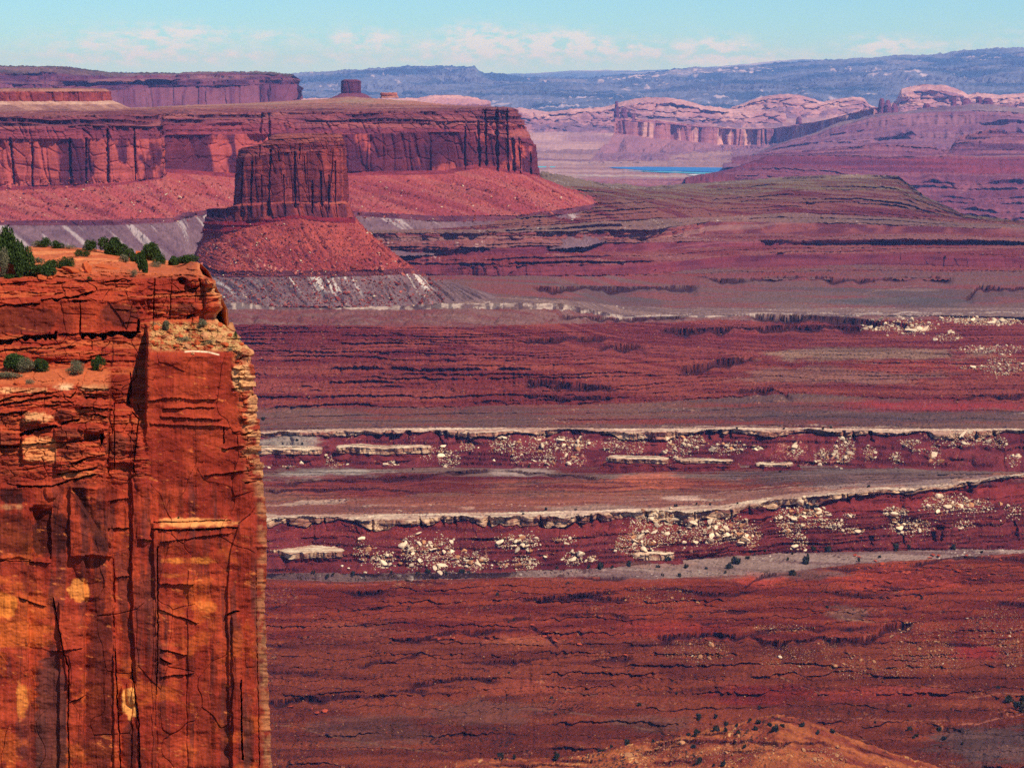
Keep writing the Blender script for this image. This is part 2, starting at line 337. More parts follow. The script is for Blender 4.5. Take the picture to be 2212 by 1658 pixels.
zn1 = [
 dict(near, rows=30), dict(near, rows=120, terr=(.25, 2, .6), c=((88, 42, 32), (124, 56, 38)), spot=[((52, 32, 28), 1.1, .5), ((164, 104, 68), 1.4, .14)]), dict(near, rows=190, stairs=(5, .9, 1.3, 12, 30, .3)), dict(near, rows=180, stairs=(8, .95, 1.9, 13, 28, .12)), dict(near, rows=180, stairs=(9, .95, 1.8, 13, 28, .12), c=((116, 38, 22), (152, 60, 32))),
 dict(kind='p', rows=5, c=(RED, RED2), rough=(.4, 2)),
 dict(kind='p', rows=26, c=((116, 82, 74), (150, 118, 102)), patch=(90, 9), rough=(.5, 2), lump=(.6, 12, 10), spot=[((86, 56, 50), 1.6, .34), ((206, 180, 154), 2, .14)]),
 dict(rows=60, lump=(5, 34, 12), strat=(1.3, 2.0), terr=(.8, 3.2, 1.8), gul=(3.4, 26), rough=(.6, 1.6), c=(MAR, MAR2), patch=(30, 6), band=((118, 46, 42), 2.0, .5), steep=(50, 16, 22), spot=((156, 100, 78), 1.4, .14)),
 dict(rows=24, lump=(5, 34, 12), strat=(1.2, 1.5), crack=(2.6, 11, 14), blk=(.8, 6, 2), rough=(.3, 1.6), c=((84, 26, 28), (122, 42, 38)), patch=(30, 4), band=((136, 52, 42), 1.6, .5)),
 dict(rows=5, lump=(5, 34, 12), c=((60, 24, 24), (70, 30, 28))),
 dict(rows=30, lump=(5, 34, 14), pil=(3.2, 17), blk=(2.2, 12, 5), crack=(1.6, 30, 60), strat=(.5, 2.5), c=((146, 92, 70), (214, 170, 128)), patch=(22, 9), streak=((104, 54, 46), 5, 9, .12, .7)),
 dict(kind='p', rows=9, c=((222, 188, 150), (176, 130, 104)), patch=(30, 6), rough=(.5, 2), spot=((120, 80, 66), 1.6, .2)),
 dict(kind='p', rows=38, c=((126, 70, 54), (150, 92, 70)), patch=(90, 14), rough=(.5, 2), lump=(1.2, 50, 18), spot=[((84, 54, 46), 1.7, .36), ((208, 172, 138), 2.4, .07)], terr=(.3, 1.5, 1), streak=((196, 160, 130), 60, 5, .42, .6)),
 dict(kind='p', rows=60, stairs=(4, .8, .8, 6, 40, .1), c=((112, 46, 34), (122, 76, 56)), patch=(120, 18), rough=(.5, 2), lump=(1.8, 70, 25), spot=[((80, 50, 44), 1.7, .34), ((180, 120, 92), 2.2, .07)], terr=(.6, 2.0, 1.2), steep=(70, 24, 26), streak=((170, 92, 62), 70, 6, .2, .5)),
 dict(kind='p', rows=50, stairs=(3, .8, 1.0, 6, 40, .05), c=((98, 32, 28), (124, 92, 76)), patch=(130, 14), rough=(.4, 2), lump=(1.4, 60, 20), spot=[((86, 60, 54), 1.7, .3)], terr=(.5, 2.0, 1.2), steep=(60, 22, 26)),
 dict(rows=50, lump=(6, 44, 12), strat=(1.3, 2.2), terr=(.8, 3.6, 2.0), gul=(3, 26), rough=(.6, 1.7), c=((92, 30, 34), (120, 46, 44)), patch=(30, 6), steep=(50, 18, 26), band=((124, 50, 48), 2, .5), spot=((182, 124, 96), 1.6, .2)),
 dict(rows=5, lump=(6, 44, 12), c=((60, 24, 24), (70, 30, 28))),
 dict(rows=20, lump=(6, 44, 14), pil=(4, 22), blk=(2.0, 11, 5), crack=(2.4, 30, 60), strat=(.4, 2), c=((168, 108, 82), (214, 168, 130)), patch=(24, 6), streak=((112, 54, 46), 5, 8, .1, .7)),
 dict(kind='p', rows=8, c=((222, 186, 150), (180, 130, 104)), patch=(40, 7), rough=(.5, 2), spot=((120, 80, 66), 1.6, .2)),
 dict(kind='p', rows=60, stairs=(3, .8, 1.0, 8, 50, .2), c=((126, 54, 40), (118, 78, 62)), patch=(150, 22), rough=(.6, 2.2), lump=(1.3, 80, 30), spot=[((84, 54, 50), 2, .34), ((176, 122, 96), 2.4, .1)], streak=((92, 66, 58), 90, 8, .2, .6)),
 dict(kind='p', rows=210, k=.9, stairs=(10, .9, 2.6, 16, 40, .02), c=((112, 40, 34), (142, 64, 48)), patch=(130, 20), rough=(1.0, 2.2), lump=(1.6, 120, 60), gul=(.8, 30), steep=(50, 16, 22), spot=[((172, 108, 84), 2.0, .14), ((74, 30, 32), 2.0, .24)]),
 dict(kind='p', rows=200, k=.9, stairs=(12, .9, 2.6, 14, 40, -.08), c=((106, 36, 36), (140, 62, 50)), patch=(110, 20), rough=(1.0, 2.2), lump=(1.6, 120, 60), gul=(.8, 30), steep=(48, 16, 24), spot=[((178, 118, 94), 2.0, .16), ((72, 30, 36), 2.0, .24)]),
 dict(kind='p', rows=46, c=((118, 62, 56), (124, 84, 74)), patch=(60, 14), rough=(1.1, 2.6), lump=(2.5, 40, 30), gul=(4, 30), spot=[((164, 120, 104), 2.2, .2), ((88, 58, 56), 2.2, .2)]),
 dict(rows=14, lump=(3, 30, 30), pil=(3, 9), blk=(1.6, 9, 5), crack=(2, 20, 30), c=((106, 76, 70), (186, 156, 134)), patch=(16, 5), streak=((64, 42, 48), 7, 20, .05, .7)),
 dict(kind='p', rows=16, c=((138, 104, 90), (112, 82, 74)), patch=(60, 12), rough=(.8, 2.6), spot=((186, 156, 136), 2.4, .16)),
 dict(kind='p', rows=44, c=((130, 68, 60), (112, 82, 72)), patch=(220, 40), rough=(.6, 2.6), lump=(1.2, 90, 60), spot=[((90, 64, 60), 2.4, .26)], streak=((88, 70, 66), 160, 30, .25, .6)),
 dict(kind='p', rows=14, c=((130, 62, 56), (116, 78, 68)), patch=(200, 50), rough=(.6, 2.6), lump=(1.5, 90, 60)),
]
Q1 = lambda x, y: (540 + .3905 * x, 1187.6 + .3905 * y)
Q2 = lambda x, y: (1349.5 + .3896 * x, 1187.6 + .3896 * y)
Q6 = lambda x, y: (1133.6 + .4871 * x, 323.9 + .4871 * y)
def mk(q, pts, h, L=10, ov=1.4): return ([q(*p) for p in pts], h, L, ov)
LN = [mk(Q2, [(180, 470), (430, 455), (700, 465), (760, 492), (960, 495), (1080, 470), (1200, 488), (1380, 470), (1450, 405), (1600, 398)], 4.6, 16, 2.4), mk(Q2, [(700, 440), (960, 430), (1400, 425)], 2), mk(Q2, [(0, 522), (300, 516)], 1.5), mk(Q2, [(410, 400), (590, 400)], 1.8), mk(Q2, [(-500, 260), (0, 215), (300, 205), (420, 230), (600, 236), (720, 220)], 2.4, 12, 2),
 mk(Q2, [(1130, 228), (1400, 245)], 2), mk(Q2, [(1120, 96), (1400, 100)], 2.2), mk(Q2, [(1580, 76), (1880, 30), (2250, 44)], 2.6, 12, 2), mk(Q2, [(2040, 278), (2250, 292)], 3), mk(Q2, [(1400, 190), (1560, 210)], 1.6), mk(Q2, [(1660, 140), (1720, 160)], 2), mk(Q2, [(1860, 150), (2010, 155)], 1.8), mk(Q2, [(1760, 510), (2000, 520), (2100, 500)], 1.6), mk(Q2, [(640, 215), (770, 128), (860, 128)], 2), mk(Q2, [(480, 330), (760, 340)], 1.6), mk(Q2, [(1400, 300), (1610, 320)], 1.2),
 mk(Q1, [(515, 232), (740, 220), (810, 215)], 3.2, 12, 2), mk(Q1, [(1490, 268), (1700, 252), (1880, 248), (2100, 262)], 3, 12, 2), mk(Q1, [(780, 486), (960, 480), (1090, 440), (1250, 446), (1340, 432), (1530, 434)], 2.6, 10, 2), mk(Q1, [(975, 492), (1105, 490)], 2.6), mk(Q1, [(1540, 405), (1640, 460), (1700, 520)], 2, 9), mk(Q1, [(600, 632), (720, 606), (800, 612), (940, 560)], 2.4), mk(Q1, [(1160, 622), (1370, 604), (1500, 606), (1660, 590)], 3, 11, 2), mk(Q1, [(1880, 604), (2110, 578)], 2.6), mk(Q1, [(880, 735), (1150, 700), (1370, 706)], 2.6), mk(Q1, [(740, 770), (880, 768), (985, 776)], 3),
 mk(Q1, [(90, 665), (370, 670)], 1.8), mk(Q1, [(60, 832), (310, 806), (560, 798), (740, 800)], 4, 13, 2.4), mk(Q1, [(100, 320), (220, 300)], 1.6), mk(Q1, [(600, 405), (690, 395)], 1.6), mk(Q1, [(640, 312), (750, 315)], 1.6), mk(Q1, [(850, 262), (960, 264)], 1.4), mk(Q1, [(500, 300), (590, 330)], 2), mk(Q1, [(1390, 378), (1550, 365)], 1.5), mk(Q1, [(1700, 350), (1990, 348), (2100, 368)], 2), mk(Q1, [(80, 520), (260, 525)], 2), mk(Q1, [(860, 165), (1080, 176)], 1.6), mk(Q1, [(1820, 150), (2080, 150)], 1.5),
 mk(Q6, [(600, 792), (960, 782), (990, 790), (1100, 772), (1500, 776)], 7, 14, 5), mk(Q6, [(690, 960), (830, 940), (870, 922), (1020, 918)], 9, 12, 4), mk(Q6, [(930, 1062), (1090, 1052), (1180, 1090)], 7, 16, 3), mk(Q6, [(1900, 1110), (2000, 1085), (2300, 1080)], 6, 14, 3), mk(Q6, [(40, 606), (480, 606), (760, 602)], 6, 14, 4), mk(Q6, [(730, 553), (860, 570), (990, 575)], 5, 10, 4), mk(Q6, [(990, 570), (1100, 560), (1260, 552), (1400, 572), (1560, 572), (1750, 552), (1890, 568)], 6, 10, 5), mk(Q6, [(1950, 655), (2020, 596), (2120, 610), (2250, 606)], 8, 10, 3),
 mk(Q6, [(160, 735), (480, 745), (700, 735)], 5, 6, 3), mk(Q6, [(1000, 728), (1300, 733), (1500, 750), (1700, 770)], 9, 10, 4), mk(Q6, [(380, 1090), (200, 1095), (0, 1080)][::-1], 5, 8, 4), mk(Q6, [(0, 1012), (390, 1045)], 5, 8, 4), mk(Q6, [(0, 1040), (390, 1046)], 4, 6, 3), mk(Q6, [(330, 868), (500, 860), (520, 875)], 8, 8, 4), mk(Q6, [(0, 835), (360, 825)], 5, 8, 3),
 mk(lambda x, y: (x, y), [(590, 1046), (700, 1036), (860, 1030), (1000, 1016), (1060, 1012)], 2.5, 12, 1), mk(lambda x, y: (x, y), [(570, 1058), (760, 1052), (900, 1058)], 1.6, 8, 1), mk(lambda x, y: (x, y), [(1090, 1014), (1180, 1022), (1290, 1030)], 1.6, 8, 1)]
def r1(px): return float(np.interp(px, xs, rim1))
def r2(px): return float(np.interp(px, xs, rim2))
N1 = [(805, 14, 3, 7, 0), (905, 10, 5, 9, 8), (955, 6, 4, 8, 2), (982, 16, 4, 8, 2), (1050, 16, 7, 9, 8), (1165, 14, 5, 8, 4), (1246, 14, 7, 8, 8), (1275, 12, 3, 8, 2), (1290, 4, 8, 6, 3), (1578, 14, 5, 8, 2), (1617, 8, 3, 6, 1), (1828, 6, 4, 8, 3), (1500, 8, 2, 5, 0), (700, 6, 3, 5, 3), (620, 6, 4, 5, 1), (1395, 10, 3, 6, 3), (2090, 8, 5, 8, 5)]
N2 = [(944, 12, 6, 9, 10), (962, 10, 4, 8, 2), (985, 14, 3, 9, 1), (1008, 16, 6, 10, 4), (1237, 8, 4, 8, 2), (1252, 10, 3, 8, 1), (1527, 10, 9, 12, 4), (1555, 12, 4, 8, 1), (1576, 8, 4, 8, 1), (1822, 12, 5, 10, 3), (1842, 10, 4, 8, 1), (1880, 14, 5, 10, 2), (2066, 6, 12, 9, 4), (2106, 8, 4, 8, 2), (2144, 8, 5, 8, 2), (840, 10, 14, 10, 6), (880, 10, 12, 10, -4), (1180, 8, 3, 6, 2), (1460, 6, 5, 8, 1)]
def tint_areas(P, C, lst):
    for i, (x, y, rx, ry, col, w) in enumerate(lst):
        px, py = proj(P); r = (abs(px - x) < rx * 1.6) & (abs(py - y) < ry * 1.6); rows = np.where(r.any(1))[0]; cols = np.where(r.any(0))[0]
        if not len(rows): continue
        sl = (slice(rows[0], rows[-1] + 1), slice(cols[0], cols[-1] + 1)); px, py = px[sl], py[sl]
        e = np.sqrt(((px - x) / rx) ** 2 + ((py - y) / ry) ** 2) + .45 * fbm(px / 45, py / 7, 950 + i, 5, .65); m = ((1 - sst(.55, 1.05, e)) * w)[..., None]; c = C[sl]
        t = c.mean(-1, keepdims=True) / max(1e-3, float(np.mean(c))); C[sl] = c * (1 - m) + lin(col) * np.clip(t, .5, 1.5) * m
def washes(P, C, lst):
    for i, (pts, wd, col, w) in enumerate(lst):
        x = [p[0] for p in pts]; y = [p[1] for p in pts]; px, py = proj(P); r = (px > min(x)) & (px < max(x)) & (py > min(y) - 25) & (py < max(y) + 25); rows = np.where(r.any(1))[0]; cols = np.where(r.any(0))[0]
        if not len(rows): continue
        sl = (slice(rows[0], rows[-1] + 1), slice(cols[0], cols[-1] + 1)); px, py, rr = px[sl], py[sl], r[sl]
        d = np.abs(py - np.interp(px, x, y) - 3 * fbm(px / 40, px * 0, 980 + i, 4)) / (wd * (.7 + .6 * fbm(px / 25, py / 6, 990 + i, 3))).clip(.4); m = (rr * (1 - sst(.4, 1.1, d)) * sst(-.5, .1, fbm(px / 20, py / 3, 995 + i, 3)) * w)[..., None]; C[sl] = C[sl] * (1 - m) + lin(col) * m
I2 = lambda x, y: (x, y)
P7 = lambda x, y: (540 + .3905 * x, 863.7 + .3905 * y)
P8 = lambda x, y: (1349.5 + .3895 * x, 863.7 + .3895 * y)
def ar(q, x, y, rx, ry, col, w): X_, Y_ = q(x, y); return (X_, Y_, rx * .39, ry * .39, col, w)
GR, TN, RD, WH, ORG = (96, 78, 66), (134, 104, 80), (108, 30, 26), (206, 184, 160), (158, 74, 44)
AR = [ar(Q2, 2050, 1080, 420, 130, (74, 56, 50), .75), ar(Q1, 700, 1000, 420, 110, (86, 52, 40), .6), ar(Q1, 1300, 900, 380, 90, (84, 54, 42), .5), ar(Q2, 150, 960, 260, 60, (84, 54, 42), .55), ar(Q2, 1400, 800, 420, 60, (132, 46, 34), .5), ar(Q2, 760, 800, 300, 70, (112, 26, 22), .6), ar(Q2, 1500, 160, 420, 80, (164, 58, 34), .55), ar(Q2, 750, 165, 150, 45, (176, 64, 40), .6), ar(Q2, 1250, 350, 160, 50, (112, 78, 60), .6), ar(Q2, 1950, 560, 160, 60, (120, 26, 24), .6), ar(Q2, 300, 430, 300, 40, (140, 42, 28), .4), ar(Q1, 560, 440, 340, 60, (122, 60, 38), .5), ar(Q1, 1500, 760, 300, 60, (140, 62, 38), .4), ar(Q1, 1500, 500, 260, 30, (150, 78, 46), .5),
 ar(P7, 220, 230, 190, 40, WH, .75), ar(P7, 420, 400, 360, 34, (150, 132, 114), .7), ar(P7, 700, 470, 760, 70, RD, .7), ar(P7, 1500, 400, 260, 24, (150, 124, 108), .6), ar(P7, 1300, 560, 800, 40, ORG, .4), ar(P7, 1900, 600, 380, 26, (196, 160, 132), .5), ar(P8, 1300, 430, 900, 60, (108, 84, 76), .75), ar(P8, 160, 450, 220, 60, (172, 84, 54), .65), ar(P8, 700, 520, 500, 40, (120, 80, 66), .5), ar(P8, 300, 545, 120, 16, (200, 160, 134), .6), ar(P8, 600, 930, 560, 60, (116, 88, 74), .6), ar(P8, 1000, 970, 240, 30, (104, 78, 68), .6), ar(P8, 150, 800 + 110, 260, 24, (128, 88, 72), .5), ar(P8, 1400, 90, 900, 50, (98, 72, 66), .7), ar(P8, 1600, 40, 700, 30, (132, 40, 34), .5),
 ar(Q6, 1640, 672, 460, 34, (96, 84, 78), .7), ar(Q6, 1200, 690, 240, 16, (120, 104, 88), .5), ar(Q6, 1500, 905, 700, 40, (132, 106, 82), .6), ar(Q6, 1350, 1000, 700, 60, (124, 90, 72), .5), ar(Q6, 1700, 960, 420, 40, (152, 60, 44), .5), ar(Q6, 1900, 1130, 700, 40, (128, 38, 34), .6), ar(Q6, 1700, 620, 260, 10, (150, 112, 96), .5), ar(Q6, 900, 820, 300, 30, (120, 44, 42), .5), ar(P7, 300, 80, 400, 50, (118, 82, 66), .6)]
WS = [([Q2(850, 700), Q2(1000, 765), Q2(1130, 820)], 2.2, (150, 110, 80), .6), ([Q2(1050, 930), Q2(1500, 940), Q2(1900, 950)], 1.4, (176, 108, 78), .55), ([Q2(1750, 985), Q2(2000, 950), Q2(2300, 890)], 3, (182, 104, 76), .7), ([Q2(1880, 820), Q2(2050, 790), Q2(2200, 800)], 2, (176, 108, 80), .5), ([Q2(1120, 330), Q2(1230, 380), Q2(1420, 400)], 2.2, (152, 112, 82), .6), ([Q1(100, 945), Q1(500, 1040), Q1(800, 1090), Q1(1100, 1120)], 2, (140, 96, 66), .55), ([Q1(1450, 870), Q1(1800, 900), Q1(2250, 1000)], 2.4, (132, 92, 66), .5), ([Q1(1700, 770), Q1(2000, 810), Q1(2300, 880)], 2, (130, 88, 64), .5), ([Q2(1100, 870), Q2(1450, 850), Q2(1900, 860)], 1.2, (168, 92, 62), .5), ([Q2(1400, 1090), Q2(1550, 1150)], 2.5, (216, 150, 88), .7),
 ([P7(1400, 545), P7(1800, 520), P7(2250, 470)], 2.4, (176, 104, 74), .5), ([P8(0, 560), P8(400, 530), P8(900, 470)], 1.6, (186, 140, 112), .5), ([P7(200, 590), P7(900, 560), P7(1400, 570)], 1.6, (168, 104, 78), .5), ([P8(200, 148), P8(1000, 140), P8(2250, 175)], 1.3, (214, 178, 146), .6), ([P8(2100, 75), P8(2250, 78)], 1.2, (220, 190, 160), .6), ([Q6(1500, 640), Q6(1780, 596)], 1.2, (170, 124, 104), .5), ([Q6(960, 725), Q6(2300, 722)], 1.6, (214, 184, 160), .6), ([Q6(170, 745), Q6(740, 728)], 1.8, (216, 188, 164), .7), ([Q6(1000, 930), Q6(1700, 950), Q6(2250, 960)], 1.3, (156, 120, 92), .5), ([Q6(1200, 1180), Q6(1700, 1130), Q6(2250, 1150)], 1.3, (142, 100, 82), .5)]
def post1(P, C):
    tint_areas(P, C, AR); washes(P, C, WS)
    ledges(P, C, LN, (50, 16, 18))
    notches(P, [(x, r1(x) + 1, r1(x) + 18 + ext, w, d, ln) for (x, ext, w, d, ln) in N1] + [(x, r2(x) + 1, r2(x) + 12 + ext, w, d, ln) for (x, ext, w, d, ln) in N2]
      + [(2015, 1150, 1170, 6, 7, 2), (2030, 1140, 1172, 7, 8, 3), (2190, 1128, 1168, 7, 8, 2), (1880, 1158, 1178, 7, 6, 0), (1950, 1158, 1180, 4, 6, 2), (2060, 962, 978, 18, 6, 4), (2190, 968, 1004, 12, 8, -6), (2060, 996, 1016, 30, 6, 4), (1936, 1000, 1018, 6, 6, 0)])
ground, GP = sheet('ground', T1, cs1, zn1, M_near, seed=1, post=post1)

# ------------------------------------------------------------------ the middle distance: banded cliffs and the green topped hill
T2 = np.concatenate([np.arange(-1500, -100, 14), np.arange(-100, 2320, 1.8), np.arange(2320, 3800, 12)])
xm = [-340, 0, 440, 760, 1000, 1170, 1300, 1400, 1530, 1700, 1850, 1940, 2000, 2080, 2211, 2560]
C2 = lambda py, z=None, D=None, **k: curve(T2, xm, None, py, z, D=D, **k)
A = lambda *v: list(v)
def C2b(py, zr, DL, **k):     # left nodes by distance, right nodes by elevation, blended between columns 1170 and 1530
    py = np.array(py, float); sl = slope(py); zr = np.array(zr, float) if hasattr(zr, '__len__') else np.full(16, float(zr)); Dr = zr / sl
    Dl = np.full(16, float(DL)) if not hasattr(DL, '__len__') else np.array(DL, float); w = np.interp(xm, [1000, 1170, 1300, 1400, 1530], [0, .12, .45, .75, 1.]); return curve(T2, xm, None, list(py), D=list(Dl * (1 - w) + Dr * w), **k)
cs2 = [
 C2([604] * 16, -343),
 C2b(A(600, 600, 600, 598, 597, 596, 594, 592, 580, 575, 572, 572, 572, 574, 580, 586), -338, 4040, wob=14, ws=120, seed=21),
 C2b(A(585, 585, 583, 576, 574, 573, 572, 571, 556, 549, 548, 548, 549, 552, 556, 562), A(*[-326] * 8, *[-325] * 8), 4048, wob=14, ws=120, seed=21),
 C2b(A(570, 570, 568, 556, 552, 550, 545, 541, 534, 530, 527, 526, 526, 526, 528, 532), -321, 4075),
 C2b(A(560, 560, 558, 540, 535, 532, 526, 523, 521, 520, 518, 518, 518, 518, 520, 524), -312, 4082, wob=12, ws=100, seed=22),
 C2b(A(556, 556, 552, 524, 519, 518, 517, 515, 506, 505, 504, 504, 504, 505, 508, 512), A(-306, -306, -306, -302, -300, -300, -302, -306, -310, -311, -311, -311, -311, -311, -311, -311), 4100),
 C2b(A(548, 548, 540, 502, 501, 501, 502, 500, 478, 480, 484, 488, 490, 492, 494, 498), A(-296, -296, -296, -290, -288, -288, -290, -290, -292, -300, -305, -308, -309, -309, -310, -310), 4106, wob=14, ws=100, seed=23),
 C2b(A(540, 540, 525, 496, 494, 488, 480, 474, 470, 462, 466, 472, 478, 484, 488, 492), A(-285, -285, -280, -275, -272, -272, -276, -280, -286, -290, -298, -303, -306, -308, -309, -309), 4160),
 C2b(A(535, 535, 515, 490, 486, 470, 456, 450, 448, 438, 440, 450, 462, 478, 484, 490), A(-276, -276, -268, -262, -258, -256, -262, -268, -275, -275, -285, -294, -300, -307, -309, -309), 4230, wob=10, ws=120, seed=24),
 C2b(A(520, 520, 500, 480, 474, 448, 432, 430, 428, 410, 410, 415, 440, 470, 482, 489), A(-262, -262, -256, -250, -246, -240, -252, -260, -266, -262, -268, -276, -290, -305, -308, -308), 4400),
 C2b(A(500, 500, 490, 470, 460, 400, 404, 412, 402, 392, 386, 388, 430, 466, 480, 488), A(-246, -246, -244, -238, -236, -222, -250, -258, -258, -254, -256, -260, -286, -304, -308, -308), 4750, wob=8, ws=90, seed=25),
 C2b(A(490, 490, 480, 460, 450, 372, 396, 403, 394, 382, 377, 380, 425, 463, 479, 487), A(-240, -240, -240, -236, -234, -216, -250, -256, -255, -247, -246, -250, -284, -303, -307, -307), 5000),
 C2(A(*[495] * 5, 400, 420, 425, 420, 415, 410, 412, 440, 475, 485, 495), None, D=[8800] * 16),
]
lg = dict(kind='p', rough=(1.5, 3.5), lump=(3, 260, 160), steep=(46, 18, 32), patch=(160, 50), ts=2.4, k=.9)
zn2 = [
 dict(lg, rows=40, stairs=(2, .7, 4, 20, 80, .1), c=((134, 62, 54), (118, 78, 70)), lump=(2, 120, 90)),
 dict(rows=26, lump=(9, 60, 30), pil=(5, 11), crack=(6, 30, 60), strat=(.7, 3), c=((88, 32, 44), (118, 46, 52)), patch=(60, 6), band=((130, 60, 60), 3, .5)),
 dict(lg, rows=44, stairs=(2, .8, 4, 20, 60, -.2), c=((122, 50, 48), (142, 80, 70)), spot=[((166, 120, 110), 3.4, .14)]),
 dict(rows=16, lump=(9, 60, 30), pil=(4, 12), crack=(4, 30, 60), strat=(.7, 3), c=((96, 38, 48), (126, 54, 58)), patch=(60, 6), band=((150, 84, 80), 3, .5)),
 dict(lg, rows=40, stairs=(2, .8, 4, 20, 60, -.2), c=((126, 58, 54), (138, 84, 74)), spot=[((176, 136, 124), 3.4, .16)]),
 dict(rows=28, lump=(9, 60, 30), pil=(4, 12), crack=(3, 30, 60), strat=(1.5, 4), blk=(3, 22, 8), c=((98, 40, 44), (138, 70, 62)), patch=(40, 6), band=((156, 112, 98), 4, .5)),
 dict(lg, rows=60, stairs=(2, .7, 5, 24, 80, 0), c=((134, 92, 80), (120, 86, 74)), spot=[((186, 158, 142), 3.4, .2)]),
 dict(lg, rows=90, stairs=(3, .9, 5, 40, 80, -.05), rcrack=(5, 26, 60), c=((104, 40, 42), (130, 76, 64))),
 dict(lg, rows=90, stairs=(3, .9, 6, 40, 80, -.05), rcrack=(5, 26, 60), c=((102, 42, 42), (128, 84, 68))),
 dict(lg, rows=90, stairs=(3, .8, 5, 40, 80, .1), rcrack=(4, 26, 60), c=((108, 56, 48), (122, 96, 72)), spot=[((90, 74, 58), 4, .3), ((180, 150, 126), 3, .08)]),
 dict(lg, rows=18, c=((132, 104, 84), (116, 92, 76)), terr=(.8, 8, 6), lump=(2, 120, 90), spot=[((180, 156, 136), 4, .2)]),
 dict(lg, rows=12, c=((122, 100, 84), (116, 92, 76)), lump=(2, 120, 90)),
]
terr2, _ = sheet('hills', T2, cs2, zn2, M_mid, seed=2)

# ------------------------------------------------------------------ the red butte on its talus cone (closed loft)
def ring(nodes, n, z=None, wob=0, ws=30, seed=0):
    """nodes: frame column, distance; z per node or a frame row for each node measured at its own distance"""
    nodes = np.array(nodes, float); m = len(nodes); t = np.linspace(0, m, n, endpoint=False)
    cl = np.vstack([nodes, nodes[:1]]); px = np.interp(t, range(m + 1), cl[:, 0]); D = np.interp(t, range(m + 1), cl[:, 1]); py = np.interp(t, range(m + 1), cl[:, 2])
    p = W(px, py, D)
    if z is not None: p[:, 2] = z
    return p
nb = 2400
# order: left corner, front ..., right corner, back ... : (px, D, py)
bt = [
 [(372, 3210, 605), (430, 3110, 640), (530, 3055, 662), (700, 3040, 662), (900, 3050, 662), (1040, 3075, 660), (1130, 3140, 655), (1100, 3320, 640), (800, 3480, 640), (450, 3400, 620)],
 [(400, 3215, 560), (462, 3125, 600), (570, 3085, 598), (700, 3075, 597), (830, 3080, 595), (900, 3100, 590), (930, 3160, 600), (900, 3290, 590), (750, 3400, 580), (470, 3360, 570)],
 [(408, 3215, 548), (470, 3128, 588), (580, 3090, 583), (700, 3080, 584), (830, 3085, 582), (885, 3105, 577), (905, 3160, 585), (880, 3280, 575), (740, 3380, 565), (475, 3340, 555)],
 [(437, 3200, 503), (480, 3165, 503), (560, 3148, 486), (640, 3142, 470), (700, 3142, 478), (735, 3146, 480), (768, 3175, 482), (766, 3260, 470), (690, 3300, 465), (480, 3290, 490)],
 [(440, 3201, 478), (482, 3167, 478), (562, 3151, 474), (640, 3147, 464), (700, 3147, 470), (732, 3151, 470), (760, 3180, 470), (762, 3255, 460), (688, 3295, 455), (482, 3285, 470)],
 [(442, 3203, 452), (487, 3170, 450), (505, 3160, 445), (600, 3153, 440), (700, 3153, 440), (730, 3157, 440), (752, 3184, 440), (755, 3250, 440), (686, 3290, 440), (495, 3280, 450)],
 [(503, 3206, 450), (508, 3182, 447), (520, 3166, 440), (600, 3155, 435), (700, 3155, 435), (728, 3159, 435), (750, 3186, 435), (752, 3250, 435), (680, 3285, 440), (520, 3270, 450)],
 [(513, 3206, 345), (516, 3184, 340), (528, 3168, 340), (600, 3158, 330), (690, 3158, 325), (724, 3162, 320), (744, 3186, 320), (744, 3245, 320), (675, 3278, 322), (530, 3262, 330)],
 [(516, 3206, 322), (519, 3190, 320), (540, 3178, 318), (600, 3163, 312), (690, 3162, 306), (726, 3165, 304), (743, 3188, 304), (742, 3240, 304), (670, 3270, 306), (532, 3256, 318)],
 [(560, 3212, 315), (563, 3196, 313), (575, 3184, 308), (604, 3172, 300), (690, 3166, 297), (724, 3170, 296), (741, 3192, 297), (739, 3232, 297), (660, 3262, 298), (572, 3250, 310)],
 [(590, 3216, 292), (593, 3204, 292), (602, 3194, 291), (625, 3184, 290.5), (690, 3180, 290), (722, 3182, 289.5), (738, 3198, 290), (736, 3222, 290), (660, 3244, 290), (600, 3238, 291)],
 [(640, 3216, 289), (642, 3214, 289), (645, 3212, 289), (650, 3210, 289), (680, 3210, 289), (690, 3210, 289), (694, 3212, 289), (693, 3216, 289), (670, 3220, 289), (645, 3218, 289)],
]
rings = [ring(b, nb) for b in bt]
def smooth_ring(p, k):
    pad = np.concatenate([p[-k:], p, p[:k]]); c = np.cumsum(np.vstack([np.zeros(3), pad]), 0); return (c[2 * k + 1:] - c[:-2 * k - 1]) / (2 * k + 1)
rings = [smooth_ring(p, 90 if i < 3 else 12) for i, p in enumerate(rings)]
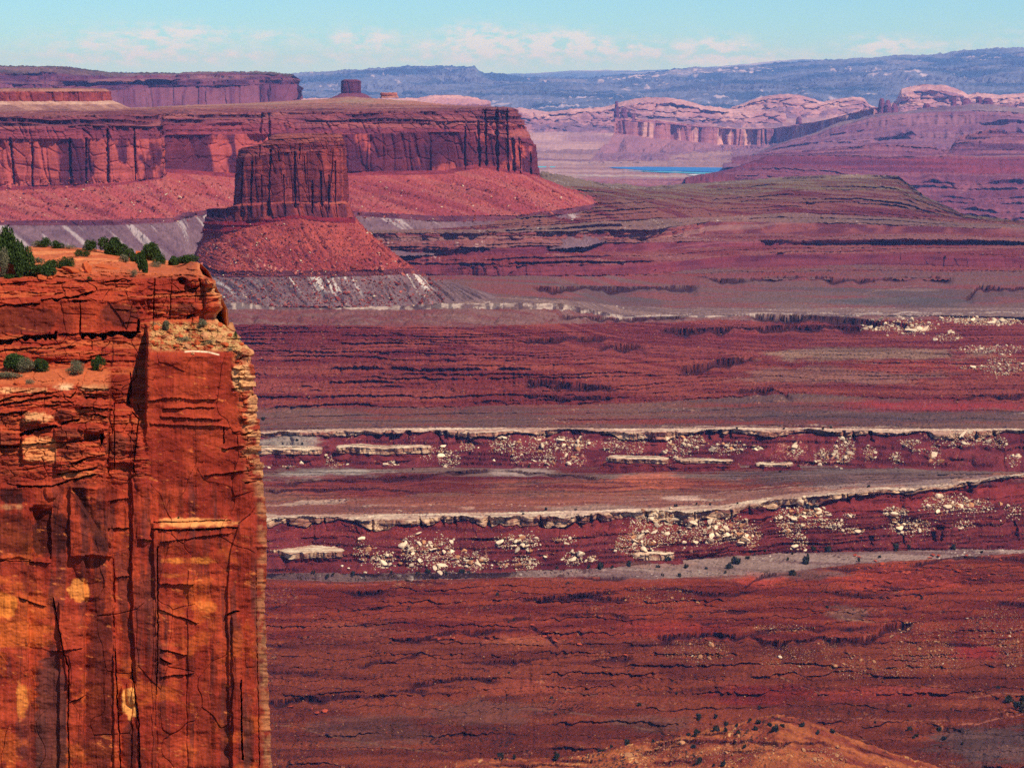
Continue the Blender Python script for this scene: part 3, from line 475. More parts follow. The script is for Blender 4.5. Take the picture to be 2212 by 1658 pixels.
bz = [
 dict(rows=70, lump=(2, 40, 20), gul=(6, 16), rough=(.9, 2.2), c=((128, 98, 94), (112, 82, 80)), patch=(26, 12), streak=((216, 196, 176), 8, 60, .42, .8), sf=.35, spot=[((150, 92, 84), 2, .12), ((188, 164, 152), 2, .1), ((82, 58, 58), 2, .2)]),
 dict(rows=14, lump=(2, 30, 20), strat=(.8, 2), crack=(1.5, 8, 20), c=((88, 42, 48), (110, 54, 54)), patch=(24, 5)),
 dict(rows=110, lump=(2.5, 40, 30), gul=(5, 22), rough=(1.5, 2.6), c=((168, 74, 60), (142, 56, 50)), patch=(24, 16), spot=[((208, 132, 108), 2.2, .14), ((92, 34, 40), 2.4, .16)]),
 dict(rows=16, lump=(2, 30, 20), strat=(1.2, 2.2), crack=(1.2, 9, 30), c=((134, 36, 38), (118, 32, 36)), patch=(24, 3), band=((96, 26, 34), 2, .5)),
 dict(rows=24, lump=(2, 20, 40), pil=(3.2, 11), crack=(2.2, 12, 60), strat=(.4, 4), c=((148, 62, 52), (104, 44, 48)), patch=(14, 20), streak=((84, 38, 48), 5, 60, .1, .7)),
 dict(rows=6, rough=(.8, 2), c=((170, 84, 64), (140, 60, 54)), patch=(14, 20)),
 dict(rows=130, lump=(2.2, 30, 120), pil=(3.4, 19), crack=(1.5, 20, 170), strat=(.5, 5), blk=(.8, 16, 14), c=((126, 50, 46), (96, 40, 44)), patch=(18, 30), streak=((166, 72, 60), 9, 60, .3, .6), band=((80, 34, 44), 16, .3)),
 dict(rows=36, lump=(2.2, 24, 30), blk=(1.6, 9, 5), strat=(1.3, 3), crack=(2, 14, 60), c=((104, 42, 46), (130, 56, 54)), patch=(14, 8), band=((152, 84, 70), 3, .4)),
 dict(rows=24, lump=(2.2, 20, 14), blk=(1.8, 8, 4), strat=(1.2, 3), crack=(1, 14, 60), c=((118, 54, 52), (150, 78, 66)), patch=(14, 8)),
 dict(rows=24, lump=(2, 20, 14), blk=(1.8, 8, 4), strat=(1.2, 3), c=((118, 54, 50), (148, 76, 64)), patch=(14, 8)),
 dict(rows=12, rough=(.8, 3), c=((150, 84, 70), (130, 66, 60)), patch=(14, 8)),
]
TB = np.arange(nb)
NB = [(585, 325, 468, 3.2, 9, -6), (636, 330, 450, 3, 9, 1), (544, 350, 470, 2.2, 7, -3), (524, 350, 470, 1.6, 5, -3), (612, 380, 470, 1.6, 5, 3), (657, 340, 400, 1.4, 4, 4), (674, 392, 462, 2.2, 7, 0), (692, 372, 450, 2.4, 7, 3), (710, 380, 462, 2.2, 7, 0), (724, 350, 440, 1.6, 5, 0), (565, 380, 470, 1.4, 4, 0), (460, 450, 472, 1.6, 4, 0), (472, 450, 472, 1.4, 4, 0), (490, 446, 472, 1.6, 5, 0), (600, 326, 350, 1.6, 4, 3), (648, 312, 345, 1.8, 5, -2), (560, 316, 340, 2, 5, 0)]
butte, BP = sheet('butte', TB, rings, bz, M_mid, closed=True, seed=3, xy=True, post=lambda P, C: notches(P, NB, 3210))

# ------------------------------------------------------------------ the long mesa behind the butte
# nodes: (column, row at that distance, distance); the last nodes wrap round the nose and back
tm = [0, 1, 2, 3, 3.2, 4, 5, 6, 7, 8, 9, 10, 11]
TM = np.concatenate([np.linspace(0, 1, 200, endpoint=False), np.linspace(1, 2, 130, endpoint=False), np.linspace(2, 3.3, 130, endpoint=False), np.linspace(3.3, 6, 330, endpoint=False), np.linspace(6, 7, 70, endpoint=False), np.linspace(7, 9, 190, endpoint=False), np.linspace(9, 11, 120)])
def CM(px, py, D, **k): return curve(TM, tm, px, py, D=D, **k)
PXC = [-340, 0, 240, 349, 357, 520, 760, 960, 1040, 1098, 1155, 1150, 1140]
cm = [
 CM([-340, 0, 240, 400, 440, 560, 700, 960, 1120, 1260, 1360, 1400, 1380], [600, 596, 590, 580, 575, 565, 555, 548, 540, 532, 505, 460, 440], [3700, 3700, 3700, 3760, 3850, 3950, 4000, 4080, 4120, 4180, 4450, 5100, 5900]),
 CM([-340, 0, 240, 370, 400, 520, 700, 960, 1120, 1230, 1300, 1320, 1310], [488, 486, 486, 480, 468, 456, 462, 478, 476, 462, 448, 420, 405], [3850, 3850, 3850, 3900, 4000, 4180, 4200, 4220, 4250, 4330, 4550, 5100, 5900]),
 CM([-340, 0, 240, 370, 400, 520, 700, 960, 1120, 1226, 1290, 1305, 1300], [478, 476, 474, 470, 458, 446, 452, 466, 464, 450, 438, 412, 400], [3860, 3860, 3860, 3912, 4012, 4192, 4212, 4232, 4262, 4342, 4562, 5110, 5900]),
 CM([-340, 0, 240, 349, 359, 520, 760, 960, 1040, 1102, 1166, 1170, 1160], [416, 412, 402, 386, 372, 384, 380, 376, 362, 374, 384, 390, 385], [4080, 4080, 4070, 4120, 4400, 4540, 4560, 4560, 4560, 4540, 4600, 5100, 5900]),
 CM([-340, 0, 240, 349, 358, 520, 760, 960, 1040, 1100, 1160, 1163, 1150], [404, 403, 396, 382, 364, 375, 370, 368, 352, 366, 376, 382, 380], [4086, 4086, 4076, 4126, 4406, 4550, 4570, 4570, 4568, 4548, 4606, 5100, 5900]),
 CM([-340, 0, 240, 349, 357, 520, 760, 960, 1040, 1099, 1152, 1150, 1140], [300, 300, 300, 300, 292, 290, 290, 285, 285, 300, 312, 316, 320], [4096, 4096, 4086, 4136, 4416, 4562, 4582, 4582, 4580, 4556, 4612, 5100, 5900]),
 CM([-340, 0, 240, 346, 356, 520, 760, 960, 1040, 1099, 1128, 1130, 1120], [272, 272, 272, 272, 268, 264, 264, 262, 262, 264, 270, 275, 280], [4108, 4108, 4098, 4150, 4426, 4574, 4594, 4594, 4590, 4564, 4620, 5100, 5900]),
 CM([-340, 0, 240, 330, 352, 520, 760, 960, 1040, 1098, 1112, 1115, 1108], [252, 252, 248, 246, 246, 243, 241, 239, 236, 234, 236, 245, 250], [4140, 4140, 4130, 4190, 4450, 4600, 4625, 4625, 4612, 4580, 4632, 5100, 5900]),
 CM([-340, 0, 240, 300, 350, 520, 760, 960, 1040, 1090, 1105, 1105, 1100], [243, 243, 239, 238, 236, 234, 234, 233.4, 232.5, 231.5, 234, 240, 246], [4190, 4190, 4180, 4300, 4500, 4680, 4700, 4700, 4680, 4640, 4680, 5100, 5900]),
 CM([-340, 0, 240, 300, 340, 520, 760, 940, 1000, 1050, 1060, 1050, 1040], [238, 238, 236, 234, 232, 227, 222, 227, 230, 231, 233, 239, 245], [4300, 4300, 4300, 4500, 4700, 4850, 4850, 4850, 4850, 4850, 4900, 5200, 5900]),
 CM([-340, 0, 240, 300, 340, 560, 760, 900, 960, 1000, 1010, 1010, 1000], [236, 236, 235, 233, 231, 222, 210, 219, 226, 230, 233, 239, 245], [4500, 4500, 4500, 4700, 4900, 5000, 5000, 5000, 5000, 5050, 5100, 5300, 5900]),
 CM([-340, 0, 240, 300, 340, 560, 760, 860, 900, 940, 950, 950, 940], [242, 242, 241, 240, 239, 235, 225, 232, 235, 238, 240, 244, 248], [5300] * 11 + [5600, 5900]),
]
mz = [
 dict(rows=60, lump=(6, 90, 60), gul=(8, 45), rough=(1.4, 3.4), c=((126, 92, 92), (108, 76, 80)), patch=(90, 30), streak=((196, 172, 160), 16, 60, .42, .6), sf=.2, spot=[((150, 92, 86), 3.4, .14), ((84, 56, 60), 3.4, .2)]),
 dict(rows=10, lump=(6, 60, 60), strat=(1, 3), crack=(3, 20, 50), c=((84, 40, 52), (110, 56, 62)), patch=(40, 6)),
 dict(rows=90, lump=(5, 70, 60), gul=(9, 40), rough=(1.8, 4), c=((164, 72, 66), (146, 60, 60)), patch=(60, 60), streak=((176, 96, 80), 20, 60, .2, .5), spot=[((210, 140, 122), 3.6, .15), ((98, 38, 50), 3.6, .12)]),
 dict(rows=10, lump=(5, 60, 60), strat=(1, 3), c=((136, 52, 54), (110, 40, 48)), patch=(40, 6)),
 dict(rows=100, lump=(7, 90, 160), pil=(4.5, 40), crack=(4, 34, 300), blk=(2, 26, 30), strat=(.8, 8), c=((112, 46, 54), (84, 36, 52)), patch=(70, 70), streak=((188, 86, 72), 50, 70, .12, .75), band=((80, 34, 50), 24, .5), spot=None),
 dict(rows=30, lump=(7, 90, 90), blk=(2.5, 20, 9), strat=(1.6, 6), crack=(4, 26, 150), c=((108, 46, 58), (138, 60, 64)), patch=(60, 20), band=((190, 110, 92), 6, .35)),
 dict(rows=34, lump=(7, 90, 60), blk=(3, 18, 8), strat=(2.6, 6), crack=(3, 26, 150), terr=(.8, 9, 5), c=((114, 54, 62), (138, 68, 68)), patch=(60, 16), steep=(70, 32, 48), band=((172, 104, 88), 5, .4)),
 dict(kind='p', rows=18, lump=(1.5, 50, 40), terr=(.6, 3, 2), rough=(.8, 4), c=((104, 52, 56), (134, 76, 70)), patch=(60, 14), spot=[((80, 50, 54), 4, .35), ((184, 120, 100), 3, .1)]),
 dict(kind='p', rows=16, lump=(1.2, 50, 40), rough=(.8, 4), c=((128, 72, 66), (150, 98, 82)), patch=(60, 16), spot=[((84, 62, 58), 4, .35)]),
 dict(kind='p', rows=20, lump=(1.2, 50, 40), rough=(.8, 4), terr=(.5, 3, 2), c=((166, 104, 86), (154, 116, 94)), patch=(80, 30), spot=[((100, 80, 66), 4, .25)]),
 dict(kind='p', rows=10, lump=(1.2, 50, 40), c=((158, 100, 84), (146, 104, 88)), patch=(80, 30)),
]
NM = [(x, y0, y1, w, 16, ln) for (x, y0, y1, w, ln) in [(1004, 275, 368, 2, 0), (1032, 262, 362, 4, 3), (1048, 240, 360, 3, 2), (1072, 234, 372, 4, 3), (1094, 240, 372, 2.5, 4), (1108, 300, 374, 3, 2), (1120, 300, 376, 2, 4), (1146, 330, 378, 2, 0), (1070, 233, 260, 7, 0), (565, 246, 290, 3, -3), (580, 246, 300, 3, 2), (350, 250, 380, 2, 3), (22, 300, 400, 3, 10), (70, 310, 404, 2.5, 0), (150, 300, 398, 2.5, 3), (232, 280, 396, 3, 2), (290, 280, 390, 2, 3), (186, 300, 398, 2, 0)]]
mesa, MP = sheet('mesa', TM, cm, mz, M_mid, seed=4, xy=True, post=lambda P, C: notches(P, NM))
# the small cap mesa and the little castle that stand on it
def knob(name, nodes, seed, cols, n=500, talus=True, mat=M_mid, sc=1.0):
    rr = [smooth_ring(ring(b, n), max(3, n // 90)) for b in nodes]
    zz = []
    for i in range(len(rr) - 1):
        zz.append(dict(rows=cols[i][3] if len(cols[i]) > 3 else 24, lump=(2 * sc, 40 * sc, 30 * sc), pil=(cols[i][2] * sc, 14 * sc), crack=(cols[i][2] * .6 * sc, 20 * sc, 90 * sc), strat=(.5 * sc, 4 * sc), rough=(.8 * sc, 4 * sc), c=(cols[i][0], cols[i][1]), patch=(24 * sc, 12 * sc)))
    o, P = sheet(name, np.arange(n), rr, zz, mat, closed=True, seed=seed, xy=True)
    return o
def box_ring(x0, x1, D0, D1, pyf, pyb=None):
    pyb = pyf if pyb is None else pyb; xm_ = (x0 + x1) / 2; Dm = (D0 + D1) / 2
    return [(x0, Dm, (pyf + pyb) / 2), (x0 + (x1 - x0) * .06, D0 + (D1 - D0) * .1, pyf), (xm_, D0, pyf), (x1 - (x1 - x0) * .06, D0 + (D1 - D0) * .1, pyf), (x1, Dm, (pyf + pyb) / 2), (x1 - (x1 - x0) * .06, D1, pyb), (xm_, D1, pyb), (x0 + (x1 - x0) * .06, D1, pyb)]
cap = knob('mesa', [box_ring(-400, 310, 4210, 4700, 247, 240), box_ring(-390, 262, 4280, 4660, 226, 224), box_ring(-386, 243, 4300, 4640, 219, 216), box_ring(-385, 240, 4304, 4640, 198, 197), box_ring(-380, 232, 4320, 4630, 193, 192), box_ring(-200, 100, 4450, 4500, 192, 191)], 5,
 [((168, 118, 98), (138, 92, 82), 0, 30), ((196, 150, 124), (176, 124, 104), 0, 16), ((150, 66, 58), (118, 48, 52), 4, 26), ((178, 116, 94), (150, 92, 80), 2, 8), ((150, 104, 84), (136, 96, 80), 0, 10)], n=1400)
castle = knob('rock_castle', [box_ring(820, 862, 4990, 5030, 212, 211), box_ring(823, 858, 4993, 5027, 206, 206), box_ring(822, 858, 4993, 5027, 201, 201), box_ring(830, 850, 5000, 5020, 200.5, 200.5)], 6,
 [((190, 122, 98), (160, 100, 86), .5, 8), ((196, 116, 96), (150, 80, 74), 1.2, 14), ((180, 120, 100), (160, 100, 86), .5, 5)], n=160)
tower = knob('rock_tower', [box_ring(700, 815, 8400, 8900, 222, 215), box_ring(732, 790, 8580, 8800, 205, 204), box_ring(737, 779, 8620, 8760, 202, 201), box_ring(738, 777, 8625, 8755, 176, 176), box_ring(742, 773, 8635, 8745, 173, 173), box_ring(750, 765, 8680, 8700, 172.5, 172.5)], 7,
 [((130, 66, 72), (118, 58, 66), 0, 16), ((120, 58, 66), (108, 50, 60), 0, 8), ((104, 44, 56), (88, 36, 52), 5, 40), ((100, 44, 56), (110, 50, 60), 3, 6), ((120, 60, 66), (108, 50, 60), 0, 4)], n=300, mat=M_far, sc=1.6)

# ------------------------------------------------------------------ the yellow knoll at the foot of the frame
TK = np.arange(930, 2120, 1.5)
kx = [930, 981, 1048, 1204, 1301, 1360, 1427, 1525, 1603, 1653, 1700, 1747, 1817, 1895, 1953, 1992, 2031, 2120]
ky = [1668, 1648, 1639, 1636, 1624, 1606, 1598, 1578, 1558, 1546, 1544, 1558, 1583, 1614, 1636, 1647, 1659, 1690]
def kc(py, D, **k):
    y_ = np.interp(TK, kx, py); e_ = np.concatenate([y_[:1].repeat(20), y_, y_[-1:].repeat(20)]); y_ = np.convolve(e_, np.ones(41) / 41, 'valid') + 2.2 * fbm(TK / 30, TK * 0, 75, 4, .6); return curve(TK, TK, None, list(y_), D=list(np.interp(TK, kx, D)), **k)
kz = dict(kind='p', lump=(1.6, 26, 14), terr=(.2, 2.4, 1.0), rough=(.7, 1.6), c=((164, 86, 44), (124, 52, 32)), patch=(26, 9), steep=(70, 26, 20), spot=[((214, 150, 88), 1.5, .2), ((66, 40, 28), 1.4, .3)])
knoll, KP = sheet('knoll', TK, [kc([max(1900, y) for y in ky], [1370] * 18), kc([y * .3 + 1860 * .7 for y in ky], [1460] * 18), kc([y * .75 + 1860 * .25 for y in ky], [1535] * 18), kc(ky, [1585] * 18, wob=3, ws=20, seed=71), kc([y + 4 for y in ky], [1600] * 18), kc([y + 30 for y in ky], [1680] * 18)],
 [dict(kz, rows=40), dict(kz, rows=90), dict(kz, rows=90, gul=(1.0, 20)), dict(kz, rows=8), dict(kz, rows=8, terr=(0, 1, 0))], M_near, seed=7,
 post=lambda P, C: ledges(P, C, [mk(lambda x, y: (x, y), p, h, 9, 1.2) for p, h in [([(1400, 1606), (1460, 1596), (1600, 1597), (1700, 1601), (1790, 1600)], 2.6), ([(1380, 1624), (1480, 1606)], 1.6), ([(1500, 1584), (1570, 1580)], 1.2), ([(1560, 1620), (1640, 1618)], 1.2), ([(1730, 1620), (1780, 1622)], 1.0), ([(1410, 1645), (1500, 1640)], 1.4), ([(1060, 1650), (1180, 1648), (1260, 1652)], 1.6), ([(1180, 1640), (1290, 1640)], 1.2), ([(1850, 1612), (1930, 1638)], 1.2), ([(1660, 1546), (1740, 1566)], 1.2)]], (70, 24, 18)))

def outcrop(x0, x1, yt, yb, D0, depth, capz, seed, n=700, top=((222, 190, 150), (190, 140, 108)), base=(MAR, MAR2), lab=None):
    """table of pale rock over red beds, standing out of the slope"""
    zt_ = float(slope(yt)) * D0; zb_ = float(slope(yb)) * (D0 - 8)
    def rr(g, z, sh=0):
        m = []; w = (x1 - x0) / 2 * D0 / FPX + g; d = depth / 2 + g; cx_ = ((x0 + x1) / 2 - CX) / FPX * D0; cy_ = D0 + depth / 2
        a = np.linspace(0, 2 * np.pi, n, endpoint=False) + np.pi; e = 3.2
        rx = np.sign(np.cos(a)) * np.abs(np.cos(a)) ** (2 / e) * w; ry = np.sign(np.sin(a)) * np.abs(np.sin(a)) ** (2 / e) * d
        wv = 1 + .3 * fbm(rx / 22 + seed, ry / 12, seed, 5, .6) * np.array([[1.]])[0]; return np.stack([cx_ + rx * (1 + .03 * (wv - 1) / .3), cy_ + ry * (wv + .5 * fbm(rx / 9, rx * 0, seed + 5, 3) * .6), z + (1.4 * fbm(rx / 30, rx * 0, seed + 9, 3) if sh else 0 * rx)], -1)
    R_ = [rr(10, zb_ - 4), rr(4, (zb_ + zt_ - capz) / 2), rr(-3, zt_ - capz - .3, 1), rr(0, zt_ - capz, 1), rr(0, zt_, 1), rr(-depth * .2, zt_ + .6, 1), rr(-depth * .42, zt_ + .8, 1)]
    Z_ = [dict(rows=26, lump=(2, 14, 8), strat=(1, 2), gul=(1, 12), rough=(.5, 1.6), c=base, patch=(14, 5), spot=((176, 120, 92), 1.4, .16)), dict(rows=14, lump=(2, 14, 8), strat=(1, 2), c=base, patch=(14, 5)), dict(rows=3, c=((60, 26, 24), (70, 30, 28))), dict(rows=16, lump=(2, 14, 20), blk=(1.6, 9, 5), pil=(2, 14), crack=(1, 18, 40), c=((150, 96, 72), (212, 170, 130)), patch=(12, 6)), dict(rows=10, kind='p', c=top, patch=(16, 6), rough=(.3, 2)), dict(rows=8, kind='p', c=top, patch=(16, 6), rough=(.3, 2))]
    return sheet('rock_outcrop', np.arange(n), R_, Z_, M_near, closed=True, seed=seed)
outcrop(500, 742, 1192, 1246, 2062, 60, 5, 31)
outcrop(430, 690, 972, 1008, 2398, 26, 4.5, 32, n=900)
outcrop(720, 930, 968, 1007, 2402, 22, 6, 37, n=800)
outcrop(1262, 1462, 1196, 1216, 2096, 14, 6, 33)
outcrop(1318, 1450, 992, 1010, 2370, 22, 4, 34, n=600)
outcrop(1462, 1590, 995, 1010, 2366, 14, 2.4, 35, n=500)
outcrop(1640, 1720, 1001, 1011, 2360, 12, 2, 36, n=400)
HAZE = 2.5e-5

# ------------------------------------------------------------------ far country, with haze purple and blue put into the rock colours
def layer(name, t, rows_py, Ds, zones, seed, step=2.2, mat=None, x0=None, x1=None, k=1.0):
    T = np.arange(t[0] if x0 is None else x0, t[-1] if x1 is None else x1, step)
    jt = lambda i: (1.1 if i >= 2 else 0) * fbm(T / 16, T * 0, seed * 3, 5, .65)
    cs = [curve(T, T, None, list(np.interp(T, t, p) + jt(i)), D=list(np.interp(T, t, d))) for i, (p, d) in enumerate(zip(rows_py, Ds))]
    return sheet(name, T, cs, zones, mat or M_far, seed=seed, k=k)
# mesa at the left, purple of the haze put into its colours
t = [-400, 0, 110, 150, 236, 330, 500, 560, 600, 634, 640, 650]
PU, HAZE_PU2, HAZE_PUD = (118, 62, 76), (138, 78, 86), (78, 40, 62)
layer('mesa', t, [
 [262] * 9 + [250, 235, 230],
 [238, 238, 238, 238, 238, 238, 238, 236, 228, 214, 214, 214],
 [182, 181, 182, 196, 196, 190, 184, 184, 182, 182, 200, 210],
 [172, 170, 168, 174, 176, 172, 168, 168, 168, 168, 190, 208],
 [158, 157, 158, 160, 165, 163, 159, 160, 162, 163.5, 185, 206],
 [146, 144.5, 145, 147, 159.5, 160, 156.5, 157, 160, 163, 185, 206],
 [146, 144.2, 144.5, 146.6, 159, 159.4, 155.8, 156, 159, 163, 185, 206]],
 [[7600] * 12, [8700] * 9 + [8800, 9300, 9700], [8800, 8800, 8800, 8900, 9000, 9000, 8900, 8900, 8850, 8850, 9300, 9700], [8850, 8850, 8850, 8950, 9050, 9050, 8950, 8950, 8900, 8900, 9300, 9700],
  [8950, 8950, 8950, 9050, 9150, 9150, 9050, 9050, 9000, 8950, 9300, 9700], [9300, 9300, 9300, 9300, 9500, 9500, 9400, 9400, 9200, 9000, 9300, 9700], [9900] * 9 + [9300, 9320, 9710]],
 [dict(rows=30, gul=(14, 80), rough=(3, 8), c=(HAZE_PU2, PU), patch=(120, 60)),
  dict(rows=70, lump=(40, 260, 300), pil=(9, 40), crack=(14, 60, 400), strat=(2, 16), c=(PU, (104, 52, 70)), patch=(90, 120), streak=(HAZE_PU2, 60, 300, .3, .7)),
  dict(rows=14, lump=(30, 260, 300), strat=(4, 12), blk=(5, 40, 16), terr=(.8, 16, 8), c=(HAZE_PUD, PU), patch=(90, 20), band=((150, 96, 92), 10, .4)),
  dict(rows=16, lump=(30, 260, 300), strat=(4, 12), terr=(.8, 14, 8), c=(HAZE_PUD, PU), patch=(90, 20), band=((160, 110, 100), 8, .4)),
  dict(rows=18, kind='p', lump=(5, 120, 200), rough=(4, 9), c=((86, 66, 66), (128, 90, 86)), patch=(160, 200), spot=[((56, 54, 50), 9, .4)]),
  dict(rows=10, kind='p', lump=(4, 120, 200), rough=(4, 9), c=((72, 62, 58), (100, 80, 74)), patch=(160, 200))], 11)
# floor of the river valley
t = [-600, 1100, 1200, 1330, 1500, 1600, 1800, 2900]
layer('valley_floor', t, [[470] * 8, [420] * 8, [398] * 8, [386] * 8, [376, 376, 376, 378, 379, 379, 379, 379], [356.5] * 8, [348] * 8, [330] * 8, [300] * 8],
 [[-480 / slope(470)] * 8, [-480 / slope(420)] * 8, [-480 / slope(398)] * 8, [-478 / slope(386)] * 8, [-478 / slope(378)] * 8, [-478 / slope(356.5)] * 8, [-466 / slope(348)] * 8, [-450 / slope(330)] * 8, [26000] * 8],
 [dict(kind='p', rows=10, c=(PU, HAZE_PU2)),
  dict(kind='p', rows=36, lump=(10, 300, 500), terr=(.8, 14, 30), steep=(70, 36, 60), c=((126, 60, 70), (150, 84, 84)), patch=(300, 300), rough=(3, 10)),
  dict(kind='p', rows=20, lump=(6, 300, 500), terr=(.6, 14, 20), steep=(70, 36, 60), c=((134, 70, 76), (158, 98, 92)), patch=(300, 300), rough=(3, 10)),
  dict(kind='p', rows=12, lump=(.4, 300, 500), c=((176, 146, 130), (150, 100, 96)), patch=(500, 300)),
  dict(kind='p', rows=24, lump=(.3, 300, 500), c=((150, 104, 98), (176, 132, 120)), patch=(500, 300)),
  dict(kind='p', rows=16, lump=(6, 400, 500), c=((150, 110, 106), (180, 138, 124)), patch=(600, 400), rough=(3, 14)),
  dict(kind='p', rows=26, lump=(16, 400, 600), c=((128, 86, 90), (160, 116, 108)), patch=(600, 400), rough=(5, 16)),
  dict(kind='p', rows=20, lump=(16, 400, 600), c=((128, 86, 90), (150, 106, 102)), patch=(600, 400), rough=(5, 16))], 12, step=3)
# evaporation ponds
def water(name, pts, z, rgb):
    me = bpy.data.meshes.new(name); vs = []
    for (a, b) in pts:
        D = z / float(slope(b)); p = W(a, b, D); vs.append((p[0], p[1], z))
    for (a, b, c) in list(vs): vs.append((a, b, c - 3))
    n = len(pts); me.from_pydata(vs, [], [list(range(n))[::-1]] + [(i, (i + 1) % n, n + (i + 1) % n, n + i) for i in range(n)])
    m = bpy.data.materials.new(name); m.use_nodes = True; b = m.node_tree.nodes['Principled BSDF']; b.inputs['Base Color'].default_value = (*rgb, 1); b.inputs['Roughness'].default_value = .6; b.inputs['Specular IOR Level'].default_value = .2
    nn = m.node_tree.nodes.new('ShaderNodeTexNoise'); nn.inputs['Scale'].default_value = .002; mm = m.node_tree.nodes.new('ShaderNodeMix'); mm.data_type = 'RGBA'
    mm.inputs[6].default_value = (*rgb, 1); mm.inputs[7].default_value = (*[c * .75 for c in rgb], 1)
    cc = m.node_tree.nodes.new('ShaderNodeTexCoord'); m.node_tree.links.new(cc.outputs['Object'], nn.inputs[0]); m.node_tree.links.new(nn.outputs[0], mm.inputs[0]); m.node_tree.links.new(mm.outputs[2], b.inputs['Base Color'])
    me.materials.append(m); o = bpy.data.objects.new(name, me); scene.collection.objects.link(o); o['kind'] = 'structure'; return o
pond1 = water('water', [(1312, 361), (1400, 360.4), (1600, 362.5), (1594, 371.5), (1540, 371.8), (1470, 369.5), (1420, 369), (1380, 367.2), (1330, 363.4)], -475.5, (.03, .18, .46))
pond2 = water('water', [(1345, 368.6), (1425, 370.2), (1540, 373), (1592, 373), (1590, 375.2), (1500, 374.5), (1420, 371.8)], -475.7, (.10, .42, .52))
pond3 = water('water', [(1158, 359.4), (1200, 360), (1196, 361.6), (1158, 361.6)], -475.6, (.06, .5, .55))
salt = water('salt_flat', [(1480, 376.4), (1568, 377.2), (1572, 383), (1540, 383), (1500, 379.5)], -475.8, (.75, .62, .55))
# benches at the right, haze purple mixed into the rock colours
BS = dict(kind='p', lump=(6, 400, 300), rough=(3, 8), steep=(66, 30, 50), rcrack=(16, 70, 90), c=((112, 54, 66), (134, 72, 78)), patch=(300, 60), gul=(3, 60), spot=[((150, 96, 98), 8, .12)], fs=9)
t = [1480, 1570, 1600, 1660, 1800, 1900, 2000, 2100, 2211, 2700]
BR = dict(lump=(22, 200, 60), pil=(7, 40), crack=(12, 70, 90), strat=(7, 14), c=((100, 46, 58), (136, 66, 72)), patch=(300, 26), band=((58, 26, 48), 14, .6), steep=(44, 18, 38), rough=(3, 8), ts=4)
layer('hills', t, [
 [400, 420, 440, 460, 480, 500, 510, 515, 515, 515],
 [392, 384, 384, 388, 420, 452, 466, 472, 476, 480],
 [390, 380, 378, 380, 400, 430, 436, 440, 440, 440],
 [388, 374, 372, 372, 384, 404, 410, 412, 412, 412],
 [386, 369, 366, 356, 364, 372, 374, 376, 376, 376],
 [385, 369, 360, 338, 340, 342, 343, 344, 345, 346],
 [384, 368, 358, 335.5, 336.5, 337.5, 338, 338.5, 339, 340],
 [384, 368, 357, 334, 335, 336, 336, 336, 336, 336]],
 [[7000] * 10, [8200] * 10, [8600] * 10, [9000] * 10, [9400] * 10, [9650] * 10, [9700] * 10, [11500] * 10],
 [dict(BR, rows=16, kind='p', terr=(.8, 20, 20)), dict(BS, rows=70, stairs=(2, .9, 12, 110, 200, -.15)), dict(BS, rows=60, stairs=(2, .9, 12, 110, 200, -.12)), dict(BS, rows=70, stairs=(2, .9, 12, 110, 200, -.12)), dict(BR, rows=44, band=((80, 36, 54), 8, .6), c=((128, 54, 62), (112, 50, 64))), dict(BR, rows=6), dict(rows=16, kind='p', c=((150, 98, 96), (136, 84, 88)), patch=(300, 200), lump=(3, 200, 200))], 13)
# second tier: capped spur and pyramid
t = [1580, 1660, 1740, 1880, 1900, 2010, 2050, 2064, 2120, 2150, 2211, 2700]
T3 = dict(BR, c=((116, 62, 78), (138, 82, 90)))
layer('hills', t, [
 [350] * 12,
 [345, 338, 337, 336, 336, 337, 337, 337, 338, 338, 338, 338],
 [344, 334, 332, 326, 326, 330, 330, 322, 322, 322, 322, 322],
 [344, 333, 330, 313, 313, 319, 329, 309, 305, 303, 302, 300],
 [343.6, 332, 328, 311.5, 311.5, 317, 328, 306, 300, 297, 297, 290],
 [343, 331, 326, 311, 311, 316, 327, 305, 286, 279, 292, 285],
 [350] * 12],
 [[9700] * 12, [10300] * 12, [10420] * 12, [10480] * 12, [10560] * 12, [10660] * 12, [11600] * 12],
 [dict(T3, rows=10, kind='p'), dict(T3, rows=24), dict(T3, rows=24, pil=(8, 40)), dict(T3, rows=8), dict(T3, rows=20, terr=(.9, 14, 12)), dict(T3, rows=8, kind='p')], 14)
